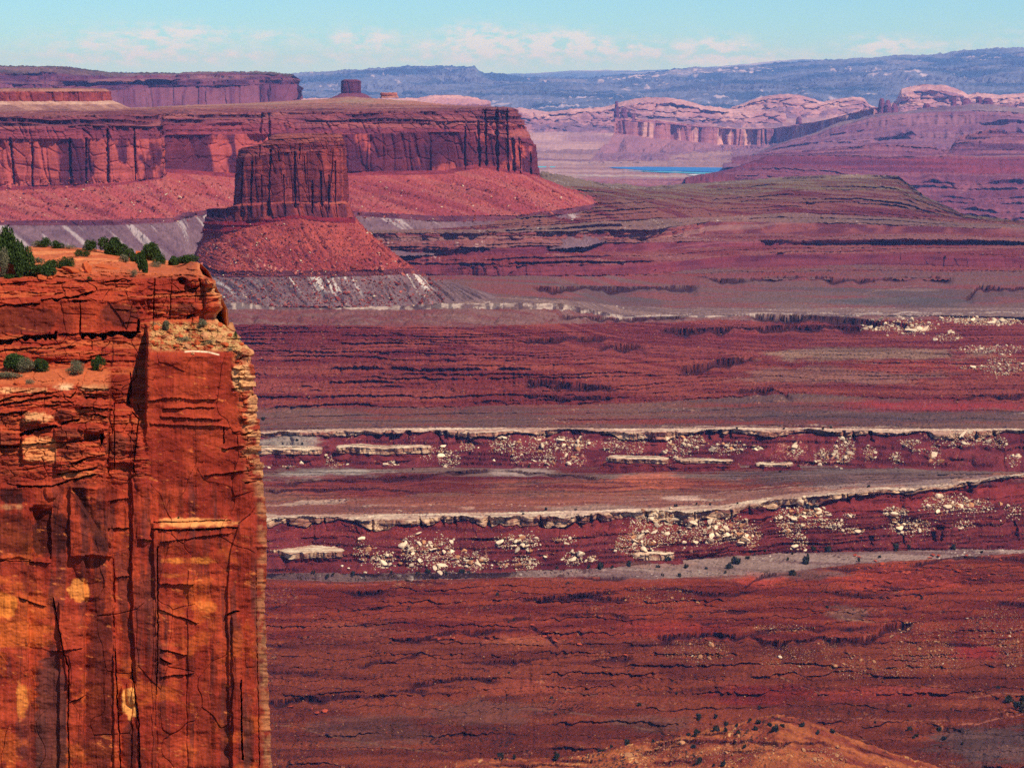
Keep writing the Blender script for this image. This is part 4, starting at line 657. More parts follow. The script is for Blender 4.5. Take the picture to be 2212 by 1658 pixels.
# third tier: the long ridge with the shadowed cliff
t = [1560, 1580, 1600, 1680, 1760, 1800, 1880, 1905, 1945, 1990, 2050, 2100, 2145, 2195, 2240, 2700]
RC = ((118, 70, 86), (138, 88, 98))
R3 = dict(lump=(20, 300, 80), pil=(6, 50), crack=(12, 90, 160), strat=(4, 16), c=((122, 74, 92), (142, 92, 102)), patch=(300, 40), rough=(4, 12), band=((84, 46, 70), 20, .5), steep=(60, 30, 54), ts=5)
layer('hills', t, [
 [362] * 16,
 [362, 356, 352, 341, 336, 334, 332, 332, 330, 330, 330, 330, 330, 330, 330, 330],
 [361, 355, 349, 324, 312, 310, 308, 306, 304, 302, 300, 298, 298, 298, 300, 300],
 [360.5, 354, 347, 316, 300, 290, 282, 280, 276, 272, 270, 268, 268, 268, 272, 280],
 [360, 353, 346, 313, 290, 275, 255, 250, 248, 244, 242, 240, 240, 242, 250, 262],
 [360, 353, 345.5, 312, 288, 270, 249, 246, 244, 236, 232, 229, 229, 234, 246, 258],
 [360, 353, 345, 311.5, 288, 270, 248, 246, 243.5, 235, 230, 228, 228, 233, 245, 257],
 [362] * 8 + [300] * 8],
 [[11800] * 16, [12600] * 16, [13000] * 16, [13300] * 16, [13500] * 16, [13700] * 16, [14100] * 16, [15500] * 16],
 [dict(R3, rows=8, kind='p'), dict(BS, rows=60, stairs=(2, .8, 14, 120, 260, .0), c=RC), dict(BS, rows=60, stairs=(2, .9, 16, 120, 260, -.1), c=RC), dict(BS, rows=60, stairs=(2, .85, 16, 120, 260, .0), c=RC), dict(R3, rows=24, c=((138, 108, 110), (120, 92, 98)), crack=(5, 90, 90)), dict(R3, rows=6, kind='p', c=((138, 108, 110), (120, 92, 98))), dict(R3, rows=6, kind='p')], 15)
# long wall that runs toward the ridge, its face turned from the sun
tw = [0, 1, 2, 3, 4, 5, 6]
TW = np.linspace(0, 6, 700)
def CWl(px, py, D): return curve(TW, tw, px, py, D=D)
wpx = [1325, 1420, 1515, 1600, 1675, 1780, 1890]; wd = [15000, 15100, 15300, 15400, 15300, 14500, 13700]
sheet('cliff', TW, [
 CWl([1270, 1380, 1500, 1600, 1665, 1760, 1850], [352, 352, 350, 348, 344, 334, 310], [13300, 13300, 13500, 13600, 13700, 13300, 13000]),
 CWl([1290, 1400, 1510, 1600, 1675, 1775, 1880], [330, 330, 326, 322, 318, 308, 280], [14200, 14200, 14400, 14500, 14500, 13900, 13300]),
 CWl(wpx, [287, 298, 308, 315, 308, 300, 262], wd), CWl(wpx, [262, 266, 275, 280, 279, 262, 234], [d + 15 for d in wd]),
 CWl(wpx, [255, 260, 272, 279, 277, 260, 232], [d + 40 for d in wd]), CWl([1345, 1430, 1515, 1600, 1680, 1790, 1900], [254, 259, 271, 278, 276, 259, 232], [d + 500 for d in wd]), CWl([1345, 1430, 1515, 1600, 1680, 1790, 1900], [300] * 7, [d + 1500 for d in wd])],
 [dict(rows=26, kind='p', gul=(20, 160), rough=(4, 12), c=((140, 96, 104), (128, 82, 94)), patch=(300, 100)),
  dict(rows=44, lump=(20, 200, 100), gul=(34, 170), rough=(4, 12), c=((150, 98, 104), (130, 84, 98)), patch=(300, 100), terr=(.5, 24, 10)),
  dict(rows=54, lump=(16, 150, 300), pil=(30, 75), crack=(34, 90, 900), strat=(2, 20), c=((168, 104, 104), (136, 78, 90)), patch=(90, 200), streak=((206, 150, 136), 60, 400, .3, .8)),
  dict(rows=8, pil=(30, 75), blk=(10, 60, 20), c=((168, 104, 104), (136, 78, 90))),
  dict(rows=8, kind='p', c=((190, 140, 130), (150, 104, 106)), patch=(200, 200)), dict(rows=4, kind='p')], M_far, seed=16)
def spire(name, x0, x1, yt, yb, D0, dd, seed, c=((120, 66, 84), (98, 52, 74))):
    return knob(name, [box_ring(x0 - 4, x1 + 5, D0 - dd * .2, D0 + dd * 1.2, yb + 3), box_ring(x0, x1, D0, D0 + dd, yb), box_ring(x0 + (x1 - x0) * .1, x1 - (x1 - x0) * .12, D0 + dd * .1, D0 + dd * .9, (yt * .6 + yb * .4)), box_ring(x0 + (x1 - x0) * .3, x1 - (x1 - x0) * .3, D0 + dd * .3, D0 + dd * .7, yt), box_ring((x0 + x1) / 2 - .4, (x0 + x1) / 2 + .4, D0 + dd * .45, D0 + dd * .55, yt - .2)], seed, [(c[0], c[1], 0, 6), (c[0], c[1], 3, 14), (c[0], c[1], 3, 14), (c[0], c[1], 0, 4)], n=160, mat=M_far, sc=1.6)
spire('rock_spire', 1326, 1337, 219, 258, 15060, 120, 51); spire('rock_spire', 1338, 1356, 234, 258, 15060, 160, 52); spire('rock_spire', 1362, 1372, 246, 260, 15080, 120, 53)
for i_, (a_, b_, t_, bb_, d_) in enumerate([(1896, 1912, 213, 244, 13900), (1908, 1926, 217, 244, 13880), (1922, 1940, 224, 246, 13900), (2052, 2066, 216, 230, 14200), (2076, 2100, 213, 229, 14200), (2106, 2122, 209, 229, 14250), (2120, 2146, 212, 230, 14220), (1992, 2010, 224, 236, 14100), (1718, 1732, 253, 272, 15000)]): spire('rock_spire' if b_ - a_ < 19 else 'butte', a_, b_, t_, bb_, d_, 200, 54 + i_)
# pale domes of slickrock
def domes(t, tops, D, base, seed, xx):
    B = [base] * len(t)
    tt = np.array(tops)
    return layer('slickrock_domes', t, [[base + 50] * len(t), B, list(tt * .45 + base * .55), list(tt * .85 + base * .15), list(tt), [base + 10] * len(t)],
      [[D - 2500] * len(t), [D - 700] * len(t), [D - 320] * len(t), [D - 120] * len(t), [D + 150] * len(t), [D + 1500] * len(t)],
      [dict(rows=16, kind='p', lump=(20, 400, 300), c=((150, 106, 112), (186, 140, 132)), patch=(500, 200)), dict(rows=40, lump=(70, 200, 40), blk=(34, 150, 40), rough=(7, 22), c=((182, 128, 124), (158, 104, 110)), patch=(300, 50), streak=((104, 76, 98), 120, 60, .2, .7)), dict(rows=44, lump=(80, 180, 50), blk=(50, 150, 50), rough=(7, 22), c=((190, 138, 130), (164, 110, 112)), patch=(260, 50), band=((136, 86, 100), 16, .5)),
       dict(rows=24, lump=(40, 240, 70), rough=(7, 22), c=((194, 142, 134), (170, 118, 116)), patch=(260, 50)), dict(rows=6, kind='p', c=((206, 150, 134), (184, 124, 118)))], seed, step=2.6)
domes([1050, 1120, 1180, 1240, 1300, 1370, 1400, 1440, 1480, 1520, 1580, 1640, 1700], [238, 233, 242, 236, 232, 214, 210.5, 211, 218, 229, 236, 238, 246], 17500, 285, 17, 0)
domes([1560, 1600, 1625, 1650, 1700, 1730, 1760, 1775, 1800, 1840, 1865, 1880, 1900, 1930], [240, 226, 215, 208, 203.5, 206, 215, 222, 216, 210, 213, 228, 236, 240], 18500, 255, 18, 0)
domes([1910, 1935, 1945, 1970, 2000, 2040, 2075, 2090, 2110, 2160, 2211, 2300, 2700], [232, 218, 193, 186, 183, 185, 196, 206, 201, 206, 202, 200, 205], 18800, 262, 19, 0)
layer('slickrock_domes', [600, 700, 780, 900, 940, 980, 1010, 1060], [[250] * 8, [225] * 8, [214, 212, 214, 212, 206, 205.5, 208, 220], [240] * 8], [[15000] * 8, [16500] * 8, [17000] * 8, [18000] * 8],
 [dict(rows=10, kind='p'), dict(rows=24, lump=(40, 200, 60), c=((206, 150, 134), (184, 124, 118)), patch=(300, 60), rough=(6, 20)), dict(rows=6, kind='p')], 20)
# plateaus rising to the right; blue of the haze painted into them
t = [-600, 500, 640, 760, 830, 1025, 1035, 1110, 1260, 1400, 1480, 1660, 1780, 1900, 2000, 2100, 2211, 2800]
BL, HAZE_BL2, BLW = (46, 66, 88), (84, 90, 112), (176, 152, 160)
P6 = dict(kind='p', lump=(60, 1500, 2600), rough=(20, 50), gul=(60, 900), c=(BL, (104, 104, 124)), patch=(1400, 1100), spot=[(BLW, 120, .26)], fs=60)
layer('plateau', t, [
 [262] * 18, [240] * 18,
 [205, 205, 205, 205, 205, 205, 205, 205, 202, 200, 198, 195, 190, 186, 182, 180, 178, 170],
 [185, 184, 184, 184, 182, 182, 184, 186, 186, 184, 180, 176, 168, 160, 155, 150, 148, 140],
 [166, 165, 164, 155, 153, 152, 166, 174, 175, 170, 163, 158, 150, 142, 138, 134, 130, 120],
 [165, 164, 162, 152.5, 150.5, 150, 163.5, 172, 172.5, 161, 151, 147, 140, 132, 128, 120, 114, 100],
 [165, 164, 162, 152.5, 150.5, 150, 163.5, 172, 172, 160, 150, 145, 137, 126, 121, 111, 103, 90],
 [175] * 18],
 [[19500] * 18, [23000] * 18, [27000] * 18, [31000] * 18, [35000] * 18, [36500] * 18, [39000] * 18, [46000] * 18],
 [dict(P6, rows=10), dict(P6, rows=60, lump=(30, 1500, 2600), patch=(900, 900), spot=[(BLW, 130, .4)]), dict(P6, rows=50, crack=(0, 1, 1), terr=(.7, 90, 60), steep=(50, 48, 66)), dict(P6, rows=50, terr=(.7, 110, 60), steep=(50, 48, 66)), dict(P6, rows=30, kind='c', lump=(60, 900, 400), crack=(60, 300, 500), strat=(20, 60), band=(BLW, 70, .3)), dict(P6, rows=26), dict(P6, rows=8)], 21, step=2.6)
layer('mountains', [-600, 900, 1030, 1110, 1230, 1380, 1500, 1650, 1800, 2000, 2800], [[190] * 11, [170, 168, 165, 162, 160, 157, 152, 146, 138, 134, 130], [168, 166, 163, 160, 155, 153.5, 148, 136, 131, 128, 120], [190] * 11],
 [[52000] * 11, [60000] * 11, [64000] * 11, [70000] * 11], [dict(rows=8, kind='p', c=(BL, HAZE_BL2)), dict(rows=24, kind='p', lump=(60, 1500, 2600), c=(HAZE_BL2, BLW), patch=(2000, 2000)), dict(rows=6, kind='p', c=(BL, HAZE_BL2))], 22, step=5)  # range shares the haze blue painted into the plateau colours
# base ground under everything, out to the horizon
def flat(name, x0, x1, y0, y1, z, col):
    n = 60; X, Y = np.meshgrid(np.linspace(x0, x1, n), np.linspace(y0, y1, n)); P = np.stack([X, Y, np.full_like(X, z)], -1)
    return grid_object(name, P, np.broadcast_to(lin(col), P.shape).copy(), M_mid)
flat('terrain', -90000, 90000, -4000, 120000, -540, (120, 70, 64))
# haze
hz = bpy.data.meshes.new('haze'); hx, y0, y1, z0, z1 = 85000, -3000, 110000, -541.5, 900
vs = [(x, y, z) for z in (z0, z1) for y in (y0, y1) for x in (-hx, hx)]
hz.from_pydata(vs, [], [(0, 2, 3, 1), (4, 5, 7, 6), (0, 1, 5, 4), (2, 6, 7, 3), (0, 4, 6, 2), (1, 3, 7, 5)])
hm = bpy.data.materials.new('haze'); hm.use_nodes = True; ht = hm.node_tree; ht.nodes.clear()
pv = ht.nodes.new('ShaderNodeVolumePrincipled'); pv.inputs['Color'].default_value = (.22, .40, 1.0, 1); pv.inputs['Absorption Color'].default_value = (1, 1, 1, 1)
pv.inputs['Density'].default_value = HAZE; pv.inputs['Anisotropy'].default_value = .0
ho = ht.nodes.new('ShaderNodeOutputMaterial'); ht.links.new(pv.outputs[0], ho.inputs['Volume']); hz.materials.append(hm)
ho_ = bpy.data.objects.new('haze', hz); scene.collection.objects.link(ho_); ho_['kind'] = 'stuff'; ho_['label'] = 'pale blue air haze that fills the canyon'; ho_['category'] = 'haze'

# ------------------------------------------------------------------ the foreground cliff
EY = [500, 560, 566, 583, 593, 605, 620, 631, 637, 665, 680, 696, 716, 732, 758, 781, 808, 844, 897, 969, 1023, 1064, 1140, 1239, 1293, 1369, 1483, 1655, 1800]
EX = [430, 430, 433, 434, 439, 466, 468, 464, 480, 482, 469, 480, 505, 522, 543, 545, 548, 553, 559, 564, 569, 572, 578, 578, 573, 576, 582, 589, 592]
SX = [-700, -100, 0, 40, 63, 122, 207, 264, 285, 330, 380, 427, 440, 700]
SY = [560, 558, 558, 552, 532, 532, 538, 549, 556, 560, 564, 566, 572, 600]
ncf, nrf = 1000, 1250
sC = np.concatenate([np.linspace(-.75, 0, 110, endpoint=False), np.linspace(0, 1, ncf - 110)])
rR = np.linspace(0, 1, nrf)[:, None]
def fedge(py):
    q = py / 15 + .8 * vn(py / 31, 0, 76); st = hsh(np.floor(q), q * 0, 75) - .5; amp = 1.4 + 8 * sst(640, 700, py) * sst(1080, 1000, py)
    return np.interp(py, EY, EX) + st * amp - 2 + 1.3 * vn(py / 5, 0, 77) + 1.6 * vn(py / 13, 3, 78)
px_guess = sC[None] * 560
PYf = np.interp(np.clip(px_guess, -700, 600), SX, SY)
PYf = PYf + (1760 - PYf) * rR
E = fedge(PYf)
# first rows: the skyline ends at the rim corner
PXf = np.where(sC[None] < 0, sC[None] * 560, sC[None] * E)
PYf = np.interp(PXf, SX, SY); PYf = PYf + (1760 - PYf) * rR
E = fedge(PYf); PXf = np.where(sC[None] < 0, sC[None] * 560, sC[None] * E).astype(f4); PYf = PYf.astype(f4)
skyl = np.interp(PXf, SX, SY)
I = np.interp
dL = I(PYf, [560, 605, 640, 645, 720, 745, 790, 800, 832, 838, 870, 960, 1050, 1760], [203, 201.5, 200.4, 199.6, 199.2, 198.6, 197.4, 195.8, 191.9, 191.2, 190.6, 189.6, 189, 186.4])
dR = I(PYf, [560, 605, 640, 645, 720, 745, 790, 830, 900, 960, 1060, 1760], [203, 201.5, 200.4, 199.6, 199.2, 198.4, 197.0, 194.6, 192.0, 190.9, 190.1, 187.2])
dB = I(PYf, [560, 605, 640, 690, 704, 752, 759, 770, 1116, 1121, 1138, 1760], [203, 201.5, 200.6, 199.8, 198.6, 192.2, 191.4, 191, 189.9, 189.8, 189.0, 186.8])
wb_ = 3 * vn(PYf / 23, 1, 91) + 1.5 * vn(PYf / 7, 2, 92)
xLR = I(PYf, [800, 1026, 1180, 1400, 1658], [243, 229, 244, 248, 262]) + wb_
xRB = I(PYf, [757, 950, 1026, 1180, 1300, 1658], [318, 316, 324, 332, 339, 341]) + wb_ * .7
xM = I(PYf, [830, 1100, 1300, 1658], [285, 283, 284, 303]) + wb_ * .5
xR2 = I(PYf, [1090, 1128, 1190, 1300, 1760], [556, 515, 497, 490, 500]) + wb_ * .5
D = dL + (dR - dL) * sst(-4, 2, PXf - xLR) 
D = D + (dB - D) * sst(-5, 1, PXf - xRB)
D = D - .35 * sst(-2, 2, PXf - xM) * sst(820, 850, PYf) * (1 - sst(-5, 1, PXf - xRB))
# plateau top behind the rim
q = np.clip((PYf - skyl) / (604 - skyl), 0, 1); narrow = 1 - .75 * sst(370, 434, PXf)
D = np.where(PYf < 605, 201.5 + (I(q, [0, .35, .7, 1], [234, 217, 206, 201.5]) - 201.5) * narrow, D)
# the buttress: strip at its right edge stands forward, the corner rounds away
er = E - PXf
D += 5.5 * sst(34, 0, er) ** 2 * sst(590, 800, PYf) + 1.2 * sst(5, 0, er) + 2.2 * sst(20, 0, er) * sst(600, 570, PYf)
D -= .3 * sst(-2, 2, PXf - xR2) * sst(1100, 1140, PYf)
D += .7 * sst(-2, 1, PXf - I(PYf, [1000, 1760], [551, 566])) * sst(1150, 1200, PYf)
Df = D.astype(f4); rel = np.zeros_like(Df)
def undercut(pts, depth, thick, lip=.25, amp=1.5, sd=0):
    """a dark bedding gap: rock above the line hangs over the recess below it"""
    global rel
    x = [p[0] for p in pts]; y = [p[1] for p in pts]; x0, x1 = min(x), max(x); mg = 6
    yl = I(PXf, x, y) + amp * fbm(PXf / 14, PXf * 0, 200 + sd, 3)
    th = thick * (.65 + .5 * fbm(PXf / 11, PXf * 0 + 5, 300 + sd, 3)); th = np.maximum(th, .6)
    m = sst(x0 - mg * .3, x0 + mg, PXf) * (1 - sst(x1 - mg, x1 + mg * .3, PXf))
    d = PYf - yl
    rel += m * (-depth * sst(-.3, .9, d) * (1 - sst(th, th * 1.35 + 1, d)) + lip * np.exp(-np.clip(-d, 0, 99) / 5) * (d <= 0))
def vcrack(pts, width, depth, sd=0):
    global rel
    y = [p[1] for p in pts]; x = [p[0] for p in pts]
    xl = I(PYf, y, x) + 1.2 * fbm(PYf / 9, PYf * 0, 400 + sd, 3); w = width * (.8 + .5 * vn(PYf / 8, 0, sd + 450))
    m = sst(min(y) - 2, min(y) + 3, PYf) * (1 - sst(max(y) - 3, max(y) + 2, PYf)); rel -= depth * m * (1 - sst(w * .5, w * .5 + .9, np.abs(PXf - xl)))
def step(pts, amount, w=1.5, sd=0):      # vertical joint: everything to the right stands back by amount, fading out over 40 px
    global rel
    y = [p[1] for p in pts]; x = [p[0] for p in pts]; xl = I(PYf, y, x) + 1.5 * fbm(PYf / 12, PYf * 0, 420 + sd, 3); d = PXf - xl
    m = sst(min(y) - 3, min(y) + 8, PYf) * (1 - sst(max(y) - 8, max(y) + 3, PYf)); rel -= amount * m * sst(-w, w, d) * np.exp(-np.clip(d, 0, 999) / 40)
U = [([(0, 658.6), (49, 656), (86, 655)], .8, 3.5), ([(-120, 662), (0, 658)], .8, 4), ([(88, 646), (120, 645), (146, 641), (172, 637), (200, 628)], 1.4, 5), ([(155, 648), (188, 649)], 1.3, 4.5),
 ([(-200, 740), (-60, 732), (0, 734), (29, 733), (55, 724), (122, 721)], 2.6, 11), ([(127, 720.5), (171, 720)], .6, 2), ([(175, 719), (195, 719), (228, 720), (241, 715.6), (303, 716)], 3, 11),
 ([(-80, 758), (0, 757), (57, 751), (114, 750)], .5, 1.8), ([(119, 753), (163, 746)], .7, 2), ([(119, 780), (146, 781), (212, 775)], .9, 3), ([(215, 567.5), (240, 563), (262, 557)], 2, 5),
 ([(199, 575), (249, 579)], 1, 3), ([(119, 597.6), (163, 599)], .6, 2), ([(218, 610), (244, 606), (267, 601), (283, 605)], .8, 2.5), ([(222, 614), (262, 612)], .5, 1.6), ([(0, 612), (60, 608)], .4, 1.6),
 ([(340, 600), (378, 594), (402, 592)], 1.2, 3), ([(402, 583), (434, 581)], 1.2, 4), ([(330, 583), (400, 585)], .5, 1.6), ([(406, 625), (432, 618)], 1, 3), ([(447, 624), (468, 620)], .8, 2.5), ([(374, 632), (402, 628)], .7, 2.5), ([(380, 640), (470, 636)], .4, 1.5),
 ([(403, 683), (421, 677)], 1.4, 6), ([(333, 678), (352, 677)], .6, 2), ([(395, 710), (440, 714)], .5, 2), ([(514, 772.5), (543, 764.5)], 1.6, 4), ([(430, 738), (452, 734)], .8, 3),
 ([(-100, 880), (0, 865), (27, 854), (63, 852), (100, 842)], .7, 3), ([(-100, 890), (0, 874), (48, 865), (115, 854), (152, 856), (164, 844)], .8, 3.5), ([(165, 836), (236, 842)], .6, 2.2), ([(183, 856), (205, 856)], 1.1, 4.5),
 ([(-100, 902), (0, 893), (59, 886.6)], .9, 5), ([(174, 878.5), (242, 882)], .8, 3.5), ([(97, 874), (131, 872)], .7, 3), ([(201, 892), (233, 901)], .9, 4), ([(132, 911.6), (172, 903)], 1, 5), ([(42, 934), (82, 924), (124, 917)], 2, 8),
 ([(-100, 955), (0, 962), (43, 963.6)], .9, 4), ([(45, 959), (125, 954), (181, 950), (215, 944)], .6, 2.4), ([(150, 1001), (185, 990)], 1.2, 6), ([(184, 986), (210, 985)], .6, 2.2), ([(122, 1022.7), (179, 1014), (210, 1006)], .8, 3.5),
 ([(36, 1048), (111, 1047), (152, 1035), (208, 1022.7)], .8, 3.5), ([(66, 849), (118, 846)], .4, 1.5), ([(20, 846), (66, 842)], .35, 1.4), ([(170, 848), (240, 853)], .4, 1.5), ([(110, 866), (160, 867)], .4, 1.6), ([(20, 898), (58, 893)], .4, 1.5),
 ([(235, 998), (285, 999)], .3, 1.2), ([(246, 870), (284, 866)], .5, 1.6), ([(319, 865), (369, 858), (420, 862), (470, 862)], .25, 1), ([(350, 882), (465, 879)], .4, 1.6), ([(345, 900), (480, 905)], .25, 1), ([(322, 915), (500, 921)], .15, .9), ([(478, 970), (530, 962)], .3, 1.2), ([(440, 1026), (552, 1014)], .35, 1.3),
 ([(326, 1141), (420, 1142), (515, 1136)], .7, 3), ([(330, 1126), (500, 1122)], .35, 1.6), ([(345, 1170), (440, 1158), (500, 1150)], .25, 1), ([(488, 1326), (503, 1319), (516, 1318)], .8, 3.5), ([(530, 860), (552, 845)], 1.4, 4), ([(536, 898), (556, 882)], 1.2, 4), ([(500, 815), (545, 818)], .6, 2), ([(500, 795), (544, 798)], .7, 2.2), ([(520, 940), (560, 925)], .8, 3), ([(528, 1042), (566, 1034)], .9, 3), ([(500, 838), (548, 834)], .6, 2.4),
 ([(230, 1084), (282, 1073)], .25, 1.2), ([(232, 1140), (280, 1139)], .4, 1.6), ([(247, 1246), (282, 1244)], .3, 1.3), ([(300, 1164), (330, 1165)], .3, 1.5), ([(100, 1310), (40, 1290)][::-1], .3, 1.6), ([(150, 1516), (185, 1500)], .4, 2), ([(110, 1405), (180, 1400)], .25, 1.1), ([(0, 1207), (110, 1215)], .3, 1.3),
 ([(340, 1258), (420, 1262)], .2, 1.2), ([(342, 1316), (430, 1345)], .25, 1.2), ([(345, 1400), (405, 1414)], .35, 1.6), ([(345, 1420), (370, 1432)], .7, 2.5), ([(345, 1460), (420, 1453)], .25, 1.4)]
for i, (p, d, t) in enumerate(U): undercut(p, d, t, sd=i)
rg = random.Random(5)
for i in range(95):
    zone = rg.choice([(-200, 240, 585, 645), (-100, 240, 586, 650), (240, 470, 590, 700), (-200, 238, 740, 800), (-200, 235, 840, 1045), (-200, 235, 840, 960), (500, 555, 790, 1000), (250, 470, 590, 640), (320, 500, 700, 755)])
    x = rg.uniform(zone[0], zone[1]); y = rg.uniform(zone[2], zone[3]); w = rg.uniform(12, 50) if zone[0] < 400 else rg.uniform(6, 24); sl = rg.uniform(-6, 3)
    undercut([(x, y), (x + w / 2, y + sl / 2 + rg.uniform(-1.5, 1.5)), (x + w, y + sl)], rg.uniform(.15, .5), rg.uniform(1, 2.6), lip=.15, sd=500 + i)
for i, (p, w, d) in enumerate([([(173, 652), (174, 690), (172, 722)], 1.8, 1.6), ([(300, 690), (297, 716)], 4, 1.2), ([(122, 716), (118, 735)], 5, 1.5), ([(226, 724), (222, 736)], 8, 1.6), ([(277, 850), (278, 872)], 5, 1.4), ([(281, 805), (284, 850)], 2, .9), ([(221, 936), (218, 964)], 7, 2),
  ([(483, 922), (483, 958)], 2, .9), ([(520, 1468), (521, 1520), (524, 1640)], 2.8, 1.6), ([(114, 1290), (126, 1350), (137, 1407), (149, 1445), (147, 1560), (150, 1700)], 1.8, .9), ([(168, 826), (164, 842)], 1.6, .5), ([(284, 1440), (300, 1560), (303, 1760)], 2, .9), ([(248, 1400), (258, 1600), (262, 1760)], 2, 1.1), ([(340, 1180), (341, 1330), (338, 1500)], 1.6, .8),
  ([(246, 870), (247, 1010)], 1.4, .6), ([(285, 890), (300, 905), (296, 925), (288, 1020)], 2, 1.0), ([(555, 1090), (540, 1110), (516, 1130)][::1], 1.6, .4), ([(238, 850), (236, 900), (243, 936)], 1.6, .6), ([(552, 1230), (557, 1500), (562, 1760)], 1.4, .5), ([(430, 600), (432, 620)], 2, .8), ([(372, 600), (366, 690)], 1.6, .4), ([(334, 600), (331, 690)], 2, .5)]):
    vcrack(p, w, d, i)
for i, (p, a, w) in enumerate([([(180, 1290), (182, 1760)], .35, 3), ([(152, 1052), (196, 1120), (236, 1190)], .5, 4), ([(70, 1090), (85, 1200)], .5, 3), ([(114, 1290), (150, 1500)], -.3, 2), ([(400, 1440), (405, 1760)], .12, 2), ([(445, 600), (440, 690)], -.6, 3), ([(60, 1280), (66, 1760)], .25, 3), ([(300, 650), (318, 690)], .6, 3), ([(0, 960), (2, 1050)], .4, 3), ([(46, 935), (48, 1000)], -.5, 2)]): step(p, a, w, i)
for i, (x0, x1, y0, y1, h) in enumerate([(-80, 62, 1210, 1760, .45), (128, 182, 1300, 1760, .4), (182, 246, 1200, 1760, -.35), (286, 338, 1040, 1760, .25), (405, 452, 1230, 1760, .15), (150, 232, 1050, 1200, .45), (-60, 66, 1092, 1206, .3), (66, 110, 1096, 1206, -.5), (502, 524, 1330, 1760, .35), (552, 600, 1180, 1760, -.5), (330, 420, 1140, 1760, .1), (236, 284, 880, 1000, .4), (120, 172, 960, 1016, .3), (118, 182, 918, 950, .35), (48, 118, 888, 918, .35), (0, 44, 930, 962, .4)]):
    xa = x0 + 2.5 * fbm(PYf / 25, PYf * 0, 500 + i, 3); xb = x1 + 2.5 * fbm(PYf / 25, PYf * 0 + 3, 520 + i, 3); ya = y0 + 3 * fbm(PXf / 20, PXf * 0, 540 + i, 3)
    rel += h * sst(-1.5, 1.5, PXf - xa) * (1 - sst(-1.5, 1.5, PXf - xb)) * sst(-2, 3, PYf - ya) * (1 - sst(-3, 2, PYf - y1 - 3 * fbm(PXf / 20, PXf * 0, 560 + i, 3)))
# caves, boulder-like bulges: (x, y, rx, ry, height)
for (x, y, rx, ry, h) in [(393, 607, 13, 9, -2.6), (20, 586, 26, 16, 0), (418, 607, 18, 13, 1.0), (452, 612, 16, 9, 1.1), (462, 655, 22, 20, .8), (400, 664, 40, 16, .5), (530, 760, 15, 8, 1.2), (180, 580, 22, 6, .5), (200, 875, 36, 12, .5), (82, 905, 36, 14, .5), (140, 897, 26, 12, .6), (150, 935, 34, 14, .5), (198, 925, 30, 12, .8), (205, 945, 24, 8, -.9), (140, 765, 70, 12, .3), (30, 772, 50, 9, .3), (258, 955, 22, 30, .5), (260, 840, 20, 28, .6), (300, 1000, 14, 60, .35), (265, 1510, 6, 30, .5), (283, 1495, 12, 30, .5), (310, 1150, 16, 30, .3), (110, 1060, 16, 20, .4), (195, 1200, 40, 60, .3)]:
    rr = ((PXf - x) / rx) ** 2 + ((PYf - y) / ry) ** 2; rel += h * np.sqrt(np.clip(1 - rr, 0, 1))
# overall roughness: beds, facets, flutes
blkband = sst(648, 656, PYf) * sst(722, 712, PYf) * sst(306, 296, PXf)
bed = (1 - .9 * blkband) * sst(1060, 1000, PYf) * (1 - sst(-5, 5, PXf - xRB) * sst(750, 765, PYf) * sst(22, 40, er))
rel += .20 * fbm(PXf / 60, PYf / 30, 601, 4, .5) + bed * .22 * fbm(PXf / 34 + PYf / 90, PYf / 7, 602, 4, .55)
e1, id1 = cells(PXf / 46 + .4 * fbm(PXf / 40, PYf / 40, 603, 2), PYf / 19 + .3 * fbm(PXf / 50, PYf / 40, 604, 2), 605)
rel += bed * (.34 * (id1 - .5) - .3 * (1 - sst(0, .07, e1)) * (id1 > .45))
e2, id2 = cells(PXf / 70 + .3 * fbm(PXf / 50, PYf / 90, 606, 2), PYf / 130, 607)
rel += (1 - bed) * (.22 * (id2 - .5) - .2 * (1 - sst(0, .02, e2)) * (id2 > .6)) + (1 - bed) * .10 * fbm(PXf / 18, PYf / 200, 608, 4)
crumb = np.clip(sst(46, 20, er) * sst(1060, 980, PYf) * sst(690, 760, PYf) + .55 * sst(26, 8, er) + sst(690, 704, PYf) * sst(762, 750, PYf) * sst(318, 330, PXf), 0, 1)
e3, id3 = cells(PXf / 13 + .5 * fbm(PXf / 12, PYf / 9, 621, 3), PYf / 8 + .5 * fbm(PXf / 12, PYf / 9, 622, 3), 609)
rel += crumb * (.55 * (id3 - .5) - .3 * (1 - sst(0, .08, e3)) * (id3 > .5) + .4 * fbm(PXf / 14, PYf / 6, 610, 4, .6))
rel += (.015 + .035 * bed) * fbm(PXf / 5, PYf / 4, 611, 3)
topm = sst(0, 1, (604 - PYf) / 10); rel = rel * (1 - topm * .55) + topm * .9 * fbm(PXf / 16, PYf / 3.2, 612, 4) * sst(0, 12, PYf - skyl)
Pf = W(PXf, PYf, Df - rel)
